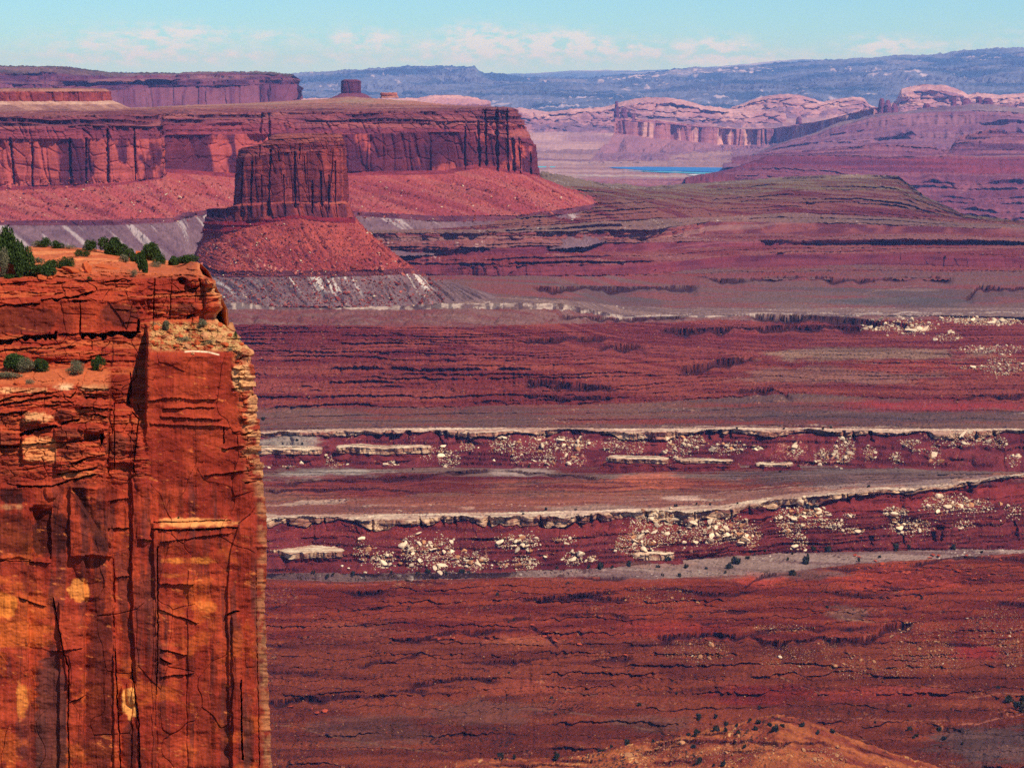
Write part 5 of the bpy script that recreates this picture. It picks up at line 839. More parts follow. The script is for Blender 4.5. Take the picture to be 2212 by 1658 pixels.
# colours
OR, OR2, PALE, VAR, DEEP, DUST = lin((168, 62, 36)), lin((142, 46, 30)), lin((226, 160, 100)), lin((84, 36, 28)), lin((46, 24, 24)), lin((196, 100, 58))
m = sst(-.4, .4, fbm(PXf / 60, PYf / 90, 701, 5))[..., None]; Cf = OR * m + OR2 * (1 - m)
def paint(mask, col, k=1.0):
    global Cf
    mm = np.clip(mask * k, 0, 1)[..., None]; Cf = Cf * (1 - mm) + np.asarray(col) * mm
nzb = fbm(PXf / 16, PYf / 12, 702, 4, .6); nzv = fbm(PXf / 14, PYf / 90, 703, 5, .55); fine_ = fbm(PXf / 4, PYf / 3, 704, 3, .6)
paint(sst(.0, .5, fbm(PXf / 90, PYf / 5, 705, 4, .6)) * bed, lin((198, 100, 54)), .55)
paint(sst(.1, .5, nzv) * sst(1000, 1080, PYf), VAR, .55)
paint(sst(.25, .6, fbm(PXf / 22, PYf / 160, 706, 4)) * sst(1000, 1080, PYf), lin((92, 46, 40)), .6)
paint(sst(.2, .6, fbm(PXf / 70, PYf / 60, 707, 5, .6)) * sst(1100, 1180, PYf), lin((202, 92, 36)), .45)
def patch(x0, x1, y0, y1, col, k=1., soft=8, rag=.9):
    rx, ry = (x1 - x0) / 2, (y1 - y0) / 2; e = np.abs((PXf - x0) / rx - 1) ** 3 + np.abs((PYf - y0) / ry - 1) ** 3; d = (1.05 - e) * min(rx, ry, 30) * .6 + rag * min(9, .45 * min(rx, ry)) * (nzb + .6 * nzv)
    paint(sst(0, soft, d), col, k)
B_, D_ = (150, 1), 0
for a in [(-60, 132, 662, 722, VAR, .65), (120, 160, 670, 720, VAR, .4), (216, 304, 654, 706, VAR, .75), (366, 428, 655, 680, VAR, .8), (-100, 110, 834, 850, PALE, .8), (106, 166, 824, 844, lin((236, 190, 134)), .9), (166, 238, 826, 846, PALE, .6), (-100, 40, 893, 922, lin((110, 40, 26)), .7), (48, 116, 888, 918, PALE, .75),
          (114, 169, 883, 910, VAR, .8), (116, 182, 919, 950, VAR, .7), (46, 126, 938, 1000, lin((226, 140, 80)), .75), (68, 104, 944, 956, lin((240, 190, 130)), .9), (122, 190, 955, 990, lin((110, 46, 32)), .7), (-80, 44, 930, 962, VAR, .6), (178, 205, 855, 880, lin((120, 44, 26)), .6), (182, 222, 918, 946, VAR, .6), (234, 282, 806, 870, lin((118, 38, 24)), .7), (224, 279, 937, 990, lin((108, 50, 36)), .75),
          (270, 300, 925, 980, VAR, .6), (120, 210, 1015, 1034, lin((222, 130, 70)), .6), (-80, 50, 980, 1050, lin((112, 42, 30)), .5), (140, 210, 1036, 1060, DEEP, .5), (-60, 62, 1056, 1090, DEEP, .8), (-60, 62, 1086, 1102, PALE, .6), (68, 152, 1100, 1206, DEEP, .75), (-60, 76, 1104, 1206, VAR, .6), (145, 192, 1248, 1302, lin((236, 140, 62)), .8), (-80, 38, 1276, 1335, lin((236, 130, 50)), .8), (-80, 118, 1342, 1400, lin((206, 96, 40)), .7),
          (34, 62, 1464, 1560, lin((226, 130, 56)), .8), (74, 146, 1395, 1760, lin((84, 50, 44)), .75), (182, 244, 1290, 1760, lin((86, 34, 28)), .7), (258, 300, 1483, 1552, lin((240, 160, 80)), .85), (262, 296, 1560, 1660, DEEP, .6), (262, 282, 1290, 1480, VAR, .7), (344, 478, 1202, 1218, lin((236, 132, 54)), .8), (342, 420, 1236, 1248, lin((224, 120, 50)), .7), (410, 470, 1296, 1322, lin((226, 120, 50)), .5), (326, 506, 1117, 1139, lin((232, 150, 82)), .9),
          (500, 546, 785, 850, PALE, .8), (344, 400, 1386, 1396, lin((236, 140, 64)), .7), (420, 470, 1440, 1760, lin((118, 44, 28)), .5), (524, 548, 1480, 1700, lin((84, 48, 40)), .7), (330, 505, 1160, 1180, lin((120, 46, 30)), .5), (380, 470, 900, 940, lin((100, 44, 34)), .4)]: patch(*a)
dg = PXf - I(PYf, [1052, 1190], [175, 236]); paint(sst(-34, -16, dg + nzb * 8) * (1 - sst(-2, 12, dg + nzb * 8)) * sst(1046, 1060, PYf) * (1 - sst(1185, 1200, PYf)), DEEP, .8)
paint(crumb * sst(-.5, .4, nzb), PALE, .75); paint(crumb * (id3 > .7), lin((150, 70, 40)), .5)
paint(sst(8, 3, er) * sst(.0, .4, fbm(PYf / 16, 0, 711, 3)) * sst(1120, 1000, PYf), PALE, .7)
paint(sst(690, 702, PYf) * sst(762, 752, PYf) * sst(320, 330, PXf) * sst(-.2, .3, fine_), lin((176, 150, 84)), .5)
paint(sst(606, 585, PYf), DUST, .75); paint(sst(580, 560, PYf) * sst(-.3, .3, fbm(PXf / 50, PYf / 4, 712, 4)), lin((222, 130, 76)), .8)
paint(sst(790, 800, PYf) * sst(838, 826, PYf) * sst(245, 225, PXf), DUST, .8)
paint(sst(.62, .85, fbm(PXf / 30 + PYf / 60, PYf / 9 - PXf / 30, 713, 5, .65)) * (1 - bed), lin((222, 120, 58)), .6)
paint(sst(1, .5, np.abs(PYf - I(PXf, [395, 416, 449, 473], [760, 758, 760, 766])) / 2.2) * sst(396, 402, PXf) * sst(476, 470, PXf), lin((244, 206, 160)), .9)
Cf *= (1 + .16 * fine_[..., None] + .08 * vn(PXf * 1.3, PYf * 1.3, 714)[..., None])
# wrap: side face goes back from the edge, rear drops behind the skyline
nw = 26; Pw = np.zeros((nrf, nw, 3)); Cw = np.zeros((nrf, nw, 3), f4)
for j in range(nw):
    t = (j + 1) / nw; Pw[:, j] = W(PXf[:, -1] - 2.5 * t * 8 + 2 * vn(PYf[:, -1] / 8 + j * .7, 0, 720), PYf[:, -1], (Df - rel)[:, -1] + 70 * t ** 1.6); Cw[:, j] = Cf[:, -1]
Pf = np.concatenate([Pf, Pw], 1); Cf = np.concatenate([Cf, Cw], 1)
top = []
for k, (dd, dzz) in enumerate([(6, -1.2), (20, -6), (45, -60), (60, -300)]):
    r0 = Pf[0].copy(); r0[:, 1] += dd; r0[:, 2] += dzz; top.append(r0)
bot = Pf[-1].copy(); bot2 = bot.copy(); bot2[:, 1] -= 30; bot2[:, 2] = -520; bot1 = bot.copy(); bot1[:, 1] -= 6; bot1[:, 2] -= 80
Pall = np.concatenate([np.array(top)[::-1], Pf, bot1[None], bot2[None]]); Call = np.concatenate([np.repeat(Cf[:1], 4, 0), Cf, Cf[-1:], Cf[-1:]])
M_cliff = rock_material('sandstone', .5, .22, .16)
cliff = grid_object('sandstone_cliff', Pall[::-1], Call[::-1], M_cliff)

# ------------------------------------------------------------------ where the ground is seen at a frame position
class Seen:
    def __init__(self, P, step=1):
        p = P[::step, ::step].reshape(-1, 3); y = p[:, 1] * _c - p[:, 2] * _s
        self.px = CX + FPX * p[:, 0] / y; self.py = CY - FPX * (p[:, 1] * _s + p[:, 2] * _c) / y; self.p = p
        k = (self.px > -60) & (self.px < 2300) & (self.py > 372) & (self.py < 1700); self.px, self.py, self.p = self.px[k], self.py[k], self.p[k]
        self.W_, self.H_ = 1200, 700; self.g = np.full((self.H_, self.W_), -1, np.int64); o = np.argsort(-self.p[:, 1]); ix = ((self.px[o] + 60) // 2).astype(int); iy = ((self.py[o] - 370) // 2).astype(int)
        self.g[iy, ix] = o
    def at(self, px, py):
        ix, iy = int((px + 60) // 2), int((py - 370) // 2)
        for r in range(5):
            y0, x0 = max(iy - r, 0), max(ix - r, 0); w = self.g[y0:iy + r + 1, x0:ix + r + 1]
            if w.size and w.max() >= 0:
                i = w[w >= 0]; return self.p[i[np.argmin(self.p[i, 1])]]
        return None
SG = Seen(GP); SK = Seen(KP); SF = Seen(Pf, 1); SB = Seen(BP, 2)

# ------------------------------------------------------------------ rocks
def solid(name, rgb, vary=.3, rough=.9, scale=1.0, bump=.5):
    m = bpy.data.materials.new(name); m.use_nodes = True; nt = m.node_tree; N, L = nt.nodes, nt.links; b = N['Principled BSDF']; b.inputs['Roughness'].default_value = rough; b.inputs['Specular IOR Level'].default_value = .1
    co = N.new('ShaderNodeTexCoord'); n1 = N.new('ShaderNodeTexNoise'); n1.inputs['Scale'].default_value = 1.2 / scale; n1.inputs['Detail'].default_value = 6; L.new(co.outputs['Object'], n1.inputs['Vector'])
    oi = N.new('ShaderNodeObjectInfo'); ad = N.new('ShaderNodeMath'); ad.operation = 'ADD'; L.new(n1.outputs[0], ad.inputs[0]); L.new(oi.outputs['Random'], ad.inputs[1])
    mr = N.new('ShaderNodeMapRange'); mr.inputs[1].default_value = .3; mr.inputs[2].default_value = 1.7; mr.inputs[3].default_value = 1 - vary; mr.inputs[4].default_value = 1 + vary; L.new(ad.outputs[0], mr.inputs[0])
    vm = N.new('ShaderNodeVectorMath'); vm.operation = 'SCALE'; vm.inputs[0].default_value = [float(x) for x in lin(rgb)]; L.new(mr.outputs[0], vm.inputs['Scale']); L.new(vm.outputs[0], b.inputs['Base Color'])
    bp = N.new('ShaderNodeBump'); bp.inputs['Strength'].default_value = bump; n2 = N.new('ShaderNodeTexNoise'); n2.inputs['Scale'].default_value = 4 / scale; n2.inputs['Detail'].default_value = 7; L.new(co.outputs['Object'], n2.inputs['Vector']); L.new(n2.outputs[0], bp.inputs['Height']); L.new(bp.outputs[0], b.inputs['Normal'])
    return m
import bmesh
def rock_arrays(seed, sub=3, planes=9, flat=1.0, noise=.05):
    bm = bmesh.new(); bmesh.ops.create_icosphere(bm, subdivisions=sub, radius=1); v = np.array([x.co[:] for x in bm.verts]); f = [[q.index for q in p.verts] for p in bm.faces]; bm.free()
    g = np.random.default_rng(seed)
    for _ in range(planes):
        n = g.normal(size=3); n /= np.linalg.norm(n); d = g.uniform(.4, .72); h = v @ n - d; v = v - np.outer(np.clip(h, 0, None), n)
    v += noise * np.stack([fbm(v[:, (i + 1) % 3] * 2 + 5 * i, v[:, (i + 2) % 3] * 2 + seed, seed + i, 2) for i in range(3)], 1)
    v[:, 2] *= flat; return v, f
def rock_mesh(name, seed, mat, **k):
    v, f = rock_arrays(seed, **k); me = bpy.data.meshes.new(name); me.from_pydata(v.tolist(), [], f); me.materials.append(mat); return me
M_cream = solid('cream_stone', (230, 196, 154), .34); M_tan = solid('tan_stone', (186, 124, 80), .3); M_orange = solid('orange_stone', (168, 66, 38), .25); M_redst = solid('red_stone', (140, 58, 44), .3)
CREAM = [rock_mesh('boulder', s, M_cream, sub=2, planes=16, noise=.02) for s in range(10)] + [rock_mesh('boulder', s + 30, M_cream, sub=2, planes=8, flat=.55) for s in range(4)]
TAN = [rock_mesh('boulder', s + 60, M_tan, sub=2, planes=11, flat=.8) for s in range(8)]
SLAB = [rock_mesh('rock_slab', s + 90, M_orange, sub=2, planes=12, flat=.3) for s in range(6)]
rnd = random.Random(11)
def place(me, name, p, s, label, cat, group=None, tilt=.5, sq=(1, 1, 1), sink=.25, rz=None):
    o = bpy.data.objects.new(name, me); scene.collection.objects.link(o)
    o.location = (p[0], p[1] , p[2] + s * sq[2] * (1 - sink) * .5); o.scale = (s * sq[0], s * sq[1], s * sq[2]); o.rotation_euler = (rnd.uniform(-tilt, tilt), rnd.uniform(-tilt, tilt), rnd.uniform(0, 6.28) if rz is None else rz)
    o['label'] = label; o['category'] = cat
    if group: o['group'] = group
    return o
def c7(x, y): return 540 + .3905 * x, 863.7 + .3905 * y
def c8(x, y): return 1349.5 + .3895 * x, 863.7 + .3895 * y
def c6(x, y): return 1133.6 + .4871 * x, 323.9 + .4871 * y
def z2(x, y): return 1349.5 + .3896 * x, 1187.6 + .3896 * y
def z1(x, y): return 540 + .3905 * x, 1187.6 + .3905 * y
# (converter, list of (x, y, rx, ry, count), description)
CL = [
 (c7, [(620, 830, 40, 60, 26)], 'thin rockfall left end of the lower bench cliff'), (c7, [(740, 880, 50, 50, 45), (700, 900, 40, 40, 12)], 'rockfall low on the lower bench slope under the long cream overhang'),
 (c7, [(910, 840, 70, 90, 90), (1050, 850, 80, 90, 100)], 'big rockfall in the middle of the lower bench slope'), (c7, [(1230, 890, 90, 50, 70)], 'rockfall right of the biggest rockfall, near the pale flat'), (c7, [(1420, 780, 60, 40, 36), (1530, 780, 60, 40, 40), (1740, 770, 60, 20, 22)], 'scatter of rocks high under the notched rim'),
 (c7, [(1520, 900, 70, 35, 55), (1790, 880, 50, 40, 30), (1890, 875, 30, 15, 12), (1400, 910, 30, 15, 12)], 'low scatter of rocks beside the pale flat'), (c8, [(180, 720, 150, 90, 210), (40, 800, 90, 60, 70), (400, 730, 60, 60, 60)], 'widest rockfall, above the dark overhanging ledge'),
 (c8, [(570, 710, 110, 70, 150), (680, 750, 70, 60, 60), (500, 790, 40, 20, 12)], 'rockfall under the grey rim left of the broken corner'), (c8, [(880, 660, 50, 50, 40), (920, 720, 50, 40, 36), (970, 790, 40, 40, 36)], 'steep rock chute falling from the broken corner'),
 (c8, [(1010, 600, 60, 40, 50), (1080, 640, 60, 30, 50), (1150, 690, 60, 30, 46), (1260, 725, 60, 14, 30), (1000, 660, 70, 50, 60)], 'long diagonal rock train right of the broken corner'), (c8, [(1500, 620, 70, 25, 46), (1580, 700, 110, 40, 95), (1240, 640, 40, 14, 8)], 'rockfall low on the right slope above the dark bands'),
 (c8, [(1780, 580, 130, 50, 120), (1950, 590, 90, 40, 60), (2150, 620, 50, 40, 24), (1880, 690, 50, 25, 14)], 'rockfall spread under the rim at the far right'),
 (c7, [(1100, 320, 60, 50, 60), (1200, 260, 40, 20, 22), (1000, 290, 60, 40, 24)], 'rockfall left on the upper bench slope'), (c7, [(1390, 250, 60, 40, 55), (1480, 290, 40, 60, 34)], 'orange rockfall under the upper rim'), (c7, [(1600, 260, 70, 80, 70), (1660, 320, 30, 40, 24), (1750, 250, 70, 40, 60), (1850, 240, 60, 25, 30)], 'tumbled slabs under the upper rim'),
 (c7, [(2010, 250, 60, 40, 46), (1780, 330, 60, 30, 25), (460, 340, 60, 30, 30), (230, 355, 60, 14, 24), (90, 345, 40, 20, 24), (780, 345, 40, 20, 20)], 'small scatter on the upper bench slope'), (c8, [(60, 240, 60, 60, 50), (300, 270, 70, 60, 66), (390, 230, 50, 40, 40)], 'rockfall above the white ledge on the upper bench'),
 (c8, [(540, 270, 70, 30, 44), (620, 260, 50, 30, 30), (730, 265, 30, 12, 12), (940, 280, 40, 30, 34)], 'thin scatter in the middle of the upper bench slope'), (c8, [(1090, 310, 40, 40, 44), (1210, 280, 60, 70, 90), (1350, 290, 30, 40, 25), (1500, 320, 30, 30, 22)], 'rockfall around the leaning block of the upper bench'),
 (c8, [(1580, 235, 50, 20, 28), (1630, 280, 40, 10, 10), (1720, 300, 30, 60, 28), (1870, 215, 110, 40, 80), (2050, 230, 60, 30, 34), (2150, 330, 40, 30, 20)], 'brown rockfall at the right end of the upper rim'),
 (c6, [(1690, 785, 110, 30, 120), (1560, 780, 60, 20, 30), (1870, 830, 60, 15, 46)], 'broken white rim left of the dark far gulch'), (c6, [(2060, 762, 140, 14, 110), (1920, 750, 80, 12, 40)], 'blocks lining the far gulch rim'), (c6, [(2120, 960, 80, 35, 130), (2090, 885, 110, 18, 80), (1990, 965, 60, 8, 20), (1990, 880, 70, 14, 30)], 'pile of white slabs on the plain at the right edge'),
]
NEARCL = [
 (z2, [(900, 600, 130, 60, 70), (850, 430, 150, 18, 40)], 'pale rock scatter under the dark red ledge'), (z2, [(1250, 640, 120, 60, 60), (1130, 540, 40, 50, 20), (1500, 670, 100, 25, 26)], 'rock train right of the red wash'), (z2, [(1650, 520, 150, 120, 170), (1780, 600, 90, 60, 50)], 'broad tan scree on the near slope'),
 (z2, [(2050, 430, 130, 100, 130), (2150, 570, 60, 60, 46)], 'tan scree at the right edge of the near slope'), (z2, [(400, 560, 150, 60, 80)], 'faint rock scatter left of the dark ledge'), (z2, [(200, 260, 160, 50, 56)], 'splintered tan rocks high on the near slope'),
 (z2, [(300, 1120, 200, 70, 60), (1100, 1150, 110, 50, 60), (700, 1120, 200, 60, 70)], 'yellow rubble on the near knoll'), (z1, [(2150, 1140, 60, 40, 16)], 'yellow blocks at the left of the near knoll'),
]
pend = []
def scatter(groups, meshes, Sx, base, fallback=None):
    for conv, ells, desc in groups:
        for (x, y, rx, ry, n) in ells:
            for i in range(n):
                a = rnd.uniform(0, 6.283); r = math.sqrt(rnd.random()) if rnd.random() < .8 else rnd.uniform(1, 1.5); X, Y = conv(x + rx * r * math.cos(a), y + ry * r * math.sin(a))
                if X > 2290 or Y > 1690: continue
                p = Sx.at(X, Y)
                if p is None: continue
                u = rnd.random(); s = base * (.3 + .5 * u if u < .78 else .7 + 2.4 * (u - .78) / .22 * rnd.random()) * (1 if p[1] < 3300 else 1.7)
                pend.append((s / p[1], s, p, rnd.choice(meshes if rnd.random() < .8 else TAN), desc))
scatter(CL, CREAM, SG, 1.75)
scatter(NEARCL[:6], TAN + CREAM[:2], SG, .95); scatter(NEARCL[6:], TAN, SK, 1.1)
# single large blocks seen one by one: (converter, x, y, half width m, flatness, label)
BIG = [(c7, 852, 775, 5.5, .45, 'long cream slab leaning on the slope, above the big middle rockfall'), (c7, 905, 845, 4.5, .9, 'chunky cream boulder heading the big middle rockfall'), (c7, 1000, 815, 4, .9, 'upright cream block between the two halves of the middle rockfall'), (c7, 760, 862, 4.2, .8, 'orange cream boulder left of the middle rockfall'), (c7, 1075, 850, 5, .8, 'broad orange cream boulder right in the middle rockfall'),
 (c7, 1180, 885, 3.2, 1, 'pointed cream boulder at the left of the low rockfall'), (c7, 1282, 885, 4.4, .85, 'large orange cream boulder topping the low rockfall'), (c7, 1395, 775, 3.3, .9, 'lone cream boulder high under the notched rim'), (c7, 1466, 810, 2.8, 1.1, 'cream block with a dark flat side below the notched rim'), (c7, 1530, 840, 2.4, .9, 'small round cream boulder alone on the red slope'), (c7, 1630, 870, 6.6, .5, 'flat lens shaped cream boulder alone low on the red slope'), (c7, 1782, 845, 4.6, .95, 'wedge shaped cream boulder right of the flat lens boulder'),
 (c7, 2022, 838, 4.5, .75, 'white boulder at the lower left of the widest rockfall'), (c7, 2125, 800, 4.6, .9, 'pale block inside the left edge of the widest rockfall'), (c7, 1332, 915, 3, .8, 'white boulder at the foot of the low rockfall'), (c7, 640, 958, 5.5, .35, 'pale flat boulder on the white bench among dark bushes'), (c7, 512, 920, 3.2, .9, 'cream block beside the layered outcrop'), (c7, 545, 930, 3.4, .6, 'tilted cream slab beside the layered outcrop'),
 (c8, 235, 690, 5, .6, 'long white boulder near the top of the widest rockfall'), (c8, 175, 700, 5, 1.1, 'upright shadowed block in the widest rockfall'), (c8, 340, 740, 4, .9, 'white boulder at the right shoulder of the widest rockfall'), (c8, 450, 795, 4, .8, 'orange cream boulder at the foot of the widest rockfall'), (c8, 520, 690, 5.6, .7, 'white overhanging block topping the rockfall under the grey rim'), (c8, 612, 740, 4.6, 1, 'white block in the rockfall under the grey rim'),
 (c8, 980, 580, 8, 1, 'huge cracked orange block split from the rim corner'), (c8, 1045, 575, 6.5, 1, 'huge brown block right of the cracked corner block'), (c8, 995, 545, 5, .7, 'block wedged on top of the cracked corner blocks'), (c8, 895, 605, 3.4, .9, 'cream boulder heading the steep chute'), (c8, 935, 665, 6, .7, 'tan slab lying across the top of the steep chute'), (c8, 905, 730, 6.5, .5, 'long shadow casting slab low in the steep chute'), (c8, 830, 655, 3.6, .9, 'white block left of the steep chute'),
 (c8, 1200, 690, 3.6, .8, 'white boulder in the diagonal rock train'), (c8, 1750, 545, 6.4, .9, 'largest white boulder, under the rim at the right'), (c8, 1815, 575, 4.4, .9, 'orange cream boulder right below the largest white one'), (c8, 1545, 690, 4, .8, 'cream boulder in the low right rockfall'), (c8, 1805, 712, 2, .9, 'little round white boulder alone on the dark red slope'), (c8, 1628, 612, 3.2, .7, 'white boulder below the right rim rockfall'), (c8, 2080, 672, 2.4, .9, 'small cream boulder near the right edge'),
 (c7, 1070, 262, 7.5, .6, 'long cream slab sliding down the upper bench slope'), (c7, 1265, 267, 3.4, .5, 'flat white boulder on the upper bench slope'), (c7, 1385, 250, 4.4, .9, 'orange cream boulder in the upper orange rockfall'), (c7, 1350, 330, 3.2, 1, 'white boulder casting a dark shadow on the upper bench slope'), (c7, 1740, 255, 5.4, .8, 'orange cream block in the tumbled slabs'), (c7, 1865, 240, 6.6, .5, 'wide flat slab right in the tumbled slabs'), (c7, 1810, 235, 4, 1.4, 'tall leaning splinter among the tumbled slabs'), (c7, 1660, 345, 3.6, .9, 'cream block at the foot of the tumbled slabs'), (c7, 625, 290, 5.5, .7, 'rounded pale block jutting from the left ledge'),
 (c8, 935, 285, 4, .9, 'orange boulder alone on the middle upper bench'), (c8, 1165, 290, 5, 1.2, 'tall leaning brown block with a dark left side'), (c8, 1230, 320, 4.4, 1, 'cream block low beside the leaning brown block'), (c8, 1495, 320, 4.2, .8, 'brown boulder standing over a black gap'), (c8, 1722, 300, 4.6, .9, 'brown boulder at the edge of the dark banded cliff'), (c8, 230, 285, 3.6, .8, 'cream boulder above the white ledge'), (c8, 735, 265, 2.4, .7, 'small white block on dark red beds of the upper bench'), (c8, 820, 355, 5.5, .5, 'white rounded slab at the end of the white ledge')]
for conv, x, y, s, fl, lab in BIG:
    p = SG.at(*conv(x, y))
    if p is None: continue
    o = place(CREAM[BIG.index((conv, x, y, s, fl, lab)) % 10], 'boulder', p, s * .62, lab, 'boulder', 'cream boulders fallen from the white rim', tilt=.35, sq=(1, .8, fl), sink=.1)
pend.sort(key=lambda q: -q[0])
for (_, s, p, me, desc) in pend[:240]: place(me, 'boulder', p, s, 'pale boulder in the ' + desc, 'boulder', 'boulders of the ' + desc, tilt=.7, sq=(rnd.uniform(.7, 1.7), rnd.uniform(.7, 1.3), rnd.uniform(.4, 1.05)), sink=.5)
def merge_scatter(name, items, label, cat, mat_list):
    V, F, MI = [], [], []; n = 0
    for (v, f, mi) in items: V.append(v); F.append(np.array(f) + n); MI += [mi] * len(f); n += len(v)
    V = np.concatenate(V); F = np.concatenate(F); me = bpy.data.meshes.new(name); me.from_pydata(V.tolist(), [], F.tolist())
    for m_ in mat_list: me.materials.append(m_)
    me.polygons.foreach_set('material_index', MI); o = bpy.data.objects.new(name, me); scene.collection.objects.link(o); o['kind'] = 'stuff'; o['label'] = label; o['category'] = cat; return o
LOW = [rock_arrays(200 + i, sub=1, planes=8, noise=.0) for i in range(8)]
def inst(arr, p, s, sq=(1, 1, 1)):
    v, f = arr; a = rnd.uniform(0, 6.28); t = rnd.uniform(-.5, .5); c, d = math.cos(a), math.sin(a); w = v * np.array(sq) * s; w = np.stack([w[:, 0] * c - w[:, 1] * d, w[:, 0] * d + w[:, 1] * c, w[:, 2] + t * w[:, 0]], 1); return w + np.array(p) + [0, 0, s * .2], f
items = []
for (_, s, p, me, desc) in pend[240:]: v, f = inst(rnd.choice(LOW), p, s, (rnd.uniform(.8, 1.3), rnd.uniform(.8, 1.2), rnd.uniform(.6, 1))); items.append((v, f, 1 if me in TAN else 0))
for conv, ells, desc in CL:            # fines between the boulders
    for (x, y, rx, ry, n) in ells:
        for i in range(int(n * 3.2)):
            a = rnd.uniform(0, 6.283); r = math.sqrt(rnd.random()) * 1.1; X, Y = conv(x + rx * r * math.cos(a), y + ry * r * math.sin(a)); p = SG.at(X, Y)
            if p is not None and X < 2290: v, f = inst(rnd.choice(LOW), p, rnd.uniform(.35, .95) * (1 if p[1] < 3300 else 1.7)); items.append((v, f, rnd.choice([0, 0, 1])))
for conv, ells, desc in NEARCL:
    S_ = SK if 'knoll' in desc else SG
    for (x, y, rx, ry, n) in ells:
        for i in range(int(n * 5)):
            a = rnd.uniform(0, 6.283); r = math.sqrt(rnd.random()) * 1.25; X, Y = conv(x + rx * r * math.cos(a), y + ry * r * math.sin(a)); p = S_.at(X, Y)
            if p is not None and X < 2290: v, f = inst(rnd.choice(LOW), p, rnd.uniform(.2, .6)); items.append((v, f, 1))
for i in range(17000):                 # stones strewn along the rims and slopes
    X = rnd.uniform(560, 2230); k = rnd.random()
    if k < .3: Y = rnd.uniform(1255, 1658)
    elif k < .6: Y = rnd.uniform(1130, 1200) - (X - 1400) * .04 * (X > 1400)
    elif k < .75: Y = rnd.uniform(945, 1005)
    else: Y = rnd.uniform(690, 870)
    p = SG.at(X, Y)
    if p is not None: v, f = inst(rnd.choice(LOW), p, (.25 + .6 * rnd.random() ** 2) * (1 if Y > 900 else 1.5), (1.2, 1, .7)); items.append((v, f, rnd.choice([1, 2, 2, 2, 3]) if Y > 1250 or Y < 900 else rnd.choice([1, 2, 2])))
merge_scatter('rubble', items, 'small stones and fines strewn over the slopes and rockfalls', 'rubble', [M_cream, M_tan, M_redst, solid('dull_red_stone', (108, 44, 34), .3)])
items = []
SM = Seen(MP, 1)
for i in range(3000):
    X = rnd.uniform(2, 1240); Y = rnd.uniform(385, 480); p = SM.at(X, Y)
    if p is None or p[1] > 4500: continue
    v, f = inst(rnd.choice(LOW), p, 1 + 1.6 * rnd.random() ** 3 + (2.5 if rnd.random() < .03 else 0), (1.2, 1, .8)); items.append((v, f, 0 if rnd.random() < .05 else (3 if rnd.random() < .3 else 2)))
for i in range(5200):                  # talus blocks on the butte cone
    X = rnd.uniform(400, 960); Y = 480 + 190 * rnd.random() ** .8; p = SB.at(X, Y)
    if p is None: continue
    s = .8 + 1.2 * rnd.random() ** 3 + (2.2 if rnd.random() < .025 else 0); v, f = inst(rnd.choice(LOW), p, s, (1.2, 1, .8)); items.append((v, f, 0 if rnd.random() < .03 else (3 if rnd.random() < .3 else 2)))
merge_scatter('talus_blocks', items, 'fallen red blocks covering the slopes under the butte and mesa', 'rubble', [M_cream, M_tan, M_redst, solid('pink_stone', (186, 96, 76), .25)])
for conv, x, y, w, h in [(c8, 660 + 0, 960 + 40, 0, 0)]: pass
k = 0
for i in range(60):
    X, Y = c8(1250 + 900 * rnd.random(), 860 + 200 * rnd.random()) if i < 46 else z1(*[(1590, 500), (1690, 505), (1770, 510), (1630, 470), (370, 905), (410, 895), (340, 880), (1120, 490), (1040, 488), (230, 870), (2070, 580), (1640, 460), (1820, 525), (1560, 415)][i - 46])
    if Y > 1660: continue
    p = SG.at(X, Y)
    if p is None: continue
    place(SLAB[i % 6], 'rock_slab', p, rnd.uniform(1.2, 3.2), 'orange flat slab lying on the red slope at the right' if i < 46 else 'orange flat slab beside the dark ledges of the near slope', 'rock slab', 'orange slabs on the right red slope' if i < 46 else 'orange slabs by the near ledges', tilt=.3, sq=(1.3, 1, 1))
# perched boulders and blocks of the foreground cliff
def fg_rock(px, py, w, h, label, seed, flat=.7, mat=None, tilt=.2, planes=9):
    p = SF.at(px, py)
    if p is None: return
    m_ = .0383 * p[1] / 200; me = rock_mesh('boulder', seed, mat or M_orange2, sub=4, planes=planes, noise=.07); o = bpy.data.objects.new('boulder', me); scene.collection.objects.link(o)
    o.location = (p[0], p[1] + w * m_ * .15, p[2] + h * m_ * .42); o.scale = (w * m_ * .62, w * m_ * .5, h * m_ * .62); o.rotation_euler = (rnd.uniform(-.1, .1), tilt, 0); o['label'] = label; o['category'] = 'boulder'
M_orange2 = solid('orange_sandstone', (186, 84, 44), .2, scale=.4)
fg_rock(499, 712, 28, 17, 'pale oblong boulder perched on the right shoulder of the near cliff', 301, mat=M_tan, tilt=.45)
fg_rock(530, 768, 30, 18, 'square block on the corner of the near cliff, above a black gap', 302, mat=M_tan)
fg_rock(12, 597, 60, 30, 'arched orange boulder at the left end of the cliff top', 303); fg_rock(90, 603, 30, 12, 'round orange boulder on the cliff top in front of a green bush', 304)
fg_rock(110, 602, 12, 7, 'little pale stone right of the round orange boulder', 305); fg_rock(188, 586, 26, 20, 'tilted orange boulder on the cliff top left of the long flat slab', 306, tilt=.6); fg_rock(225, 579, 52, 10, 'long flat slab on the cliff top with a black gap under it', 307)
fg_rock(150, 590, 34, 13, 'rough orange block on the cliff top, centre of the flat', 308); fg_rock(318, 553, 60, 18, 'orange boulder behind the junipers at the back of the cliff top', 309)
fg_rock(216, 800, 14, 17, 'upright two toned stone at the lip of the lower ledge', 310); fg_rock(40, 830, 22, 12, 'dark orange boulder lying on the lower ledge', 311)
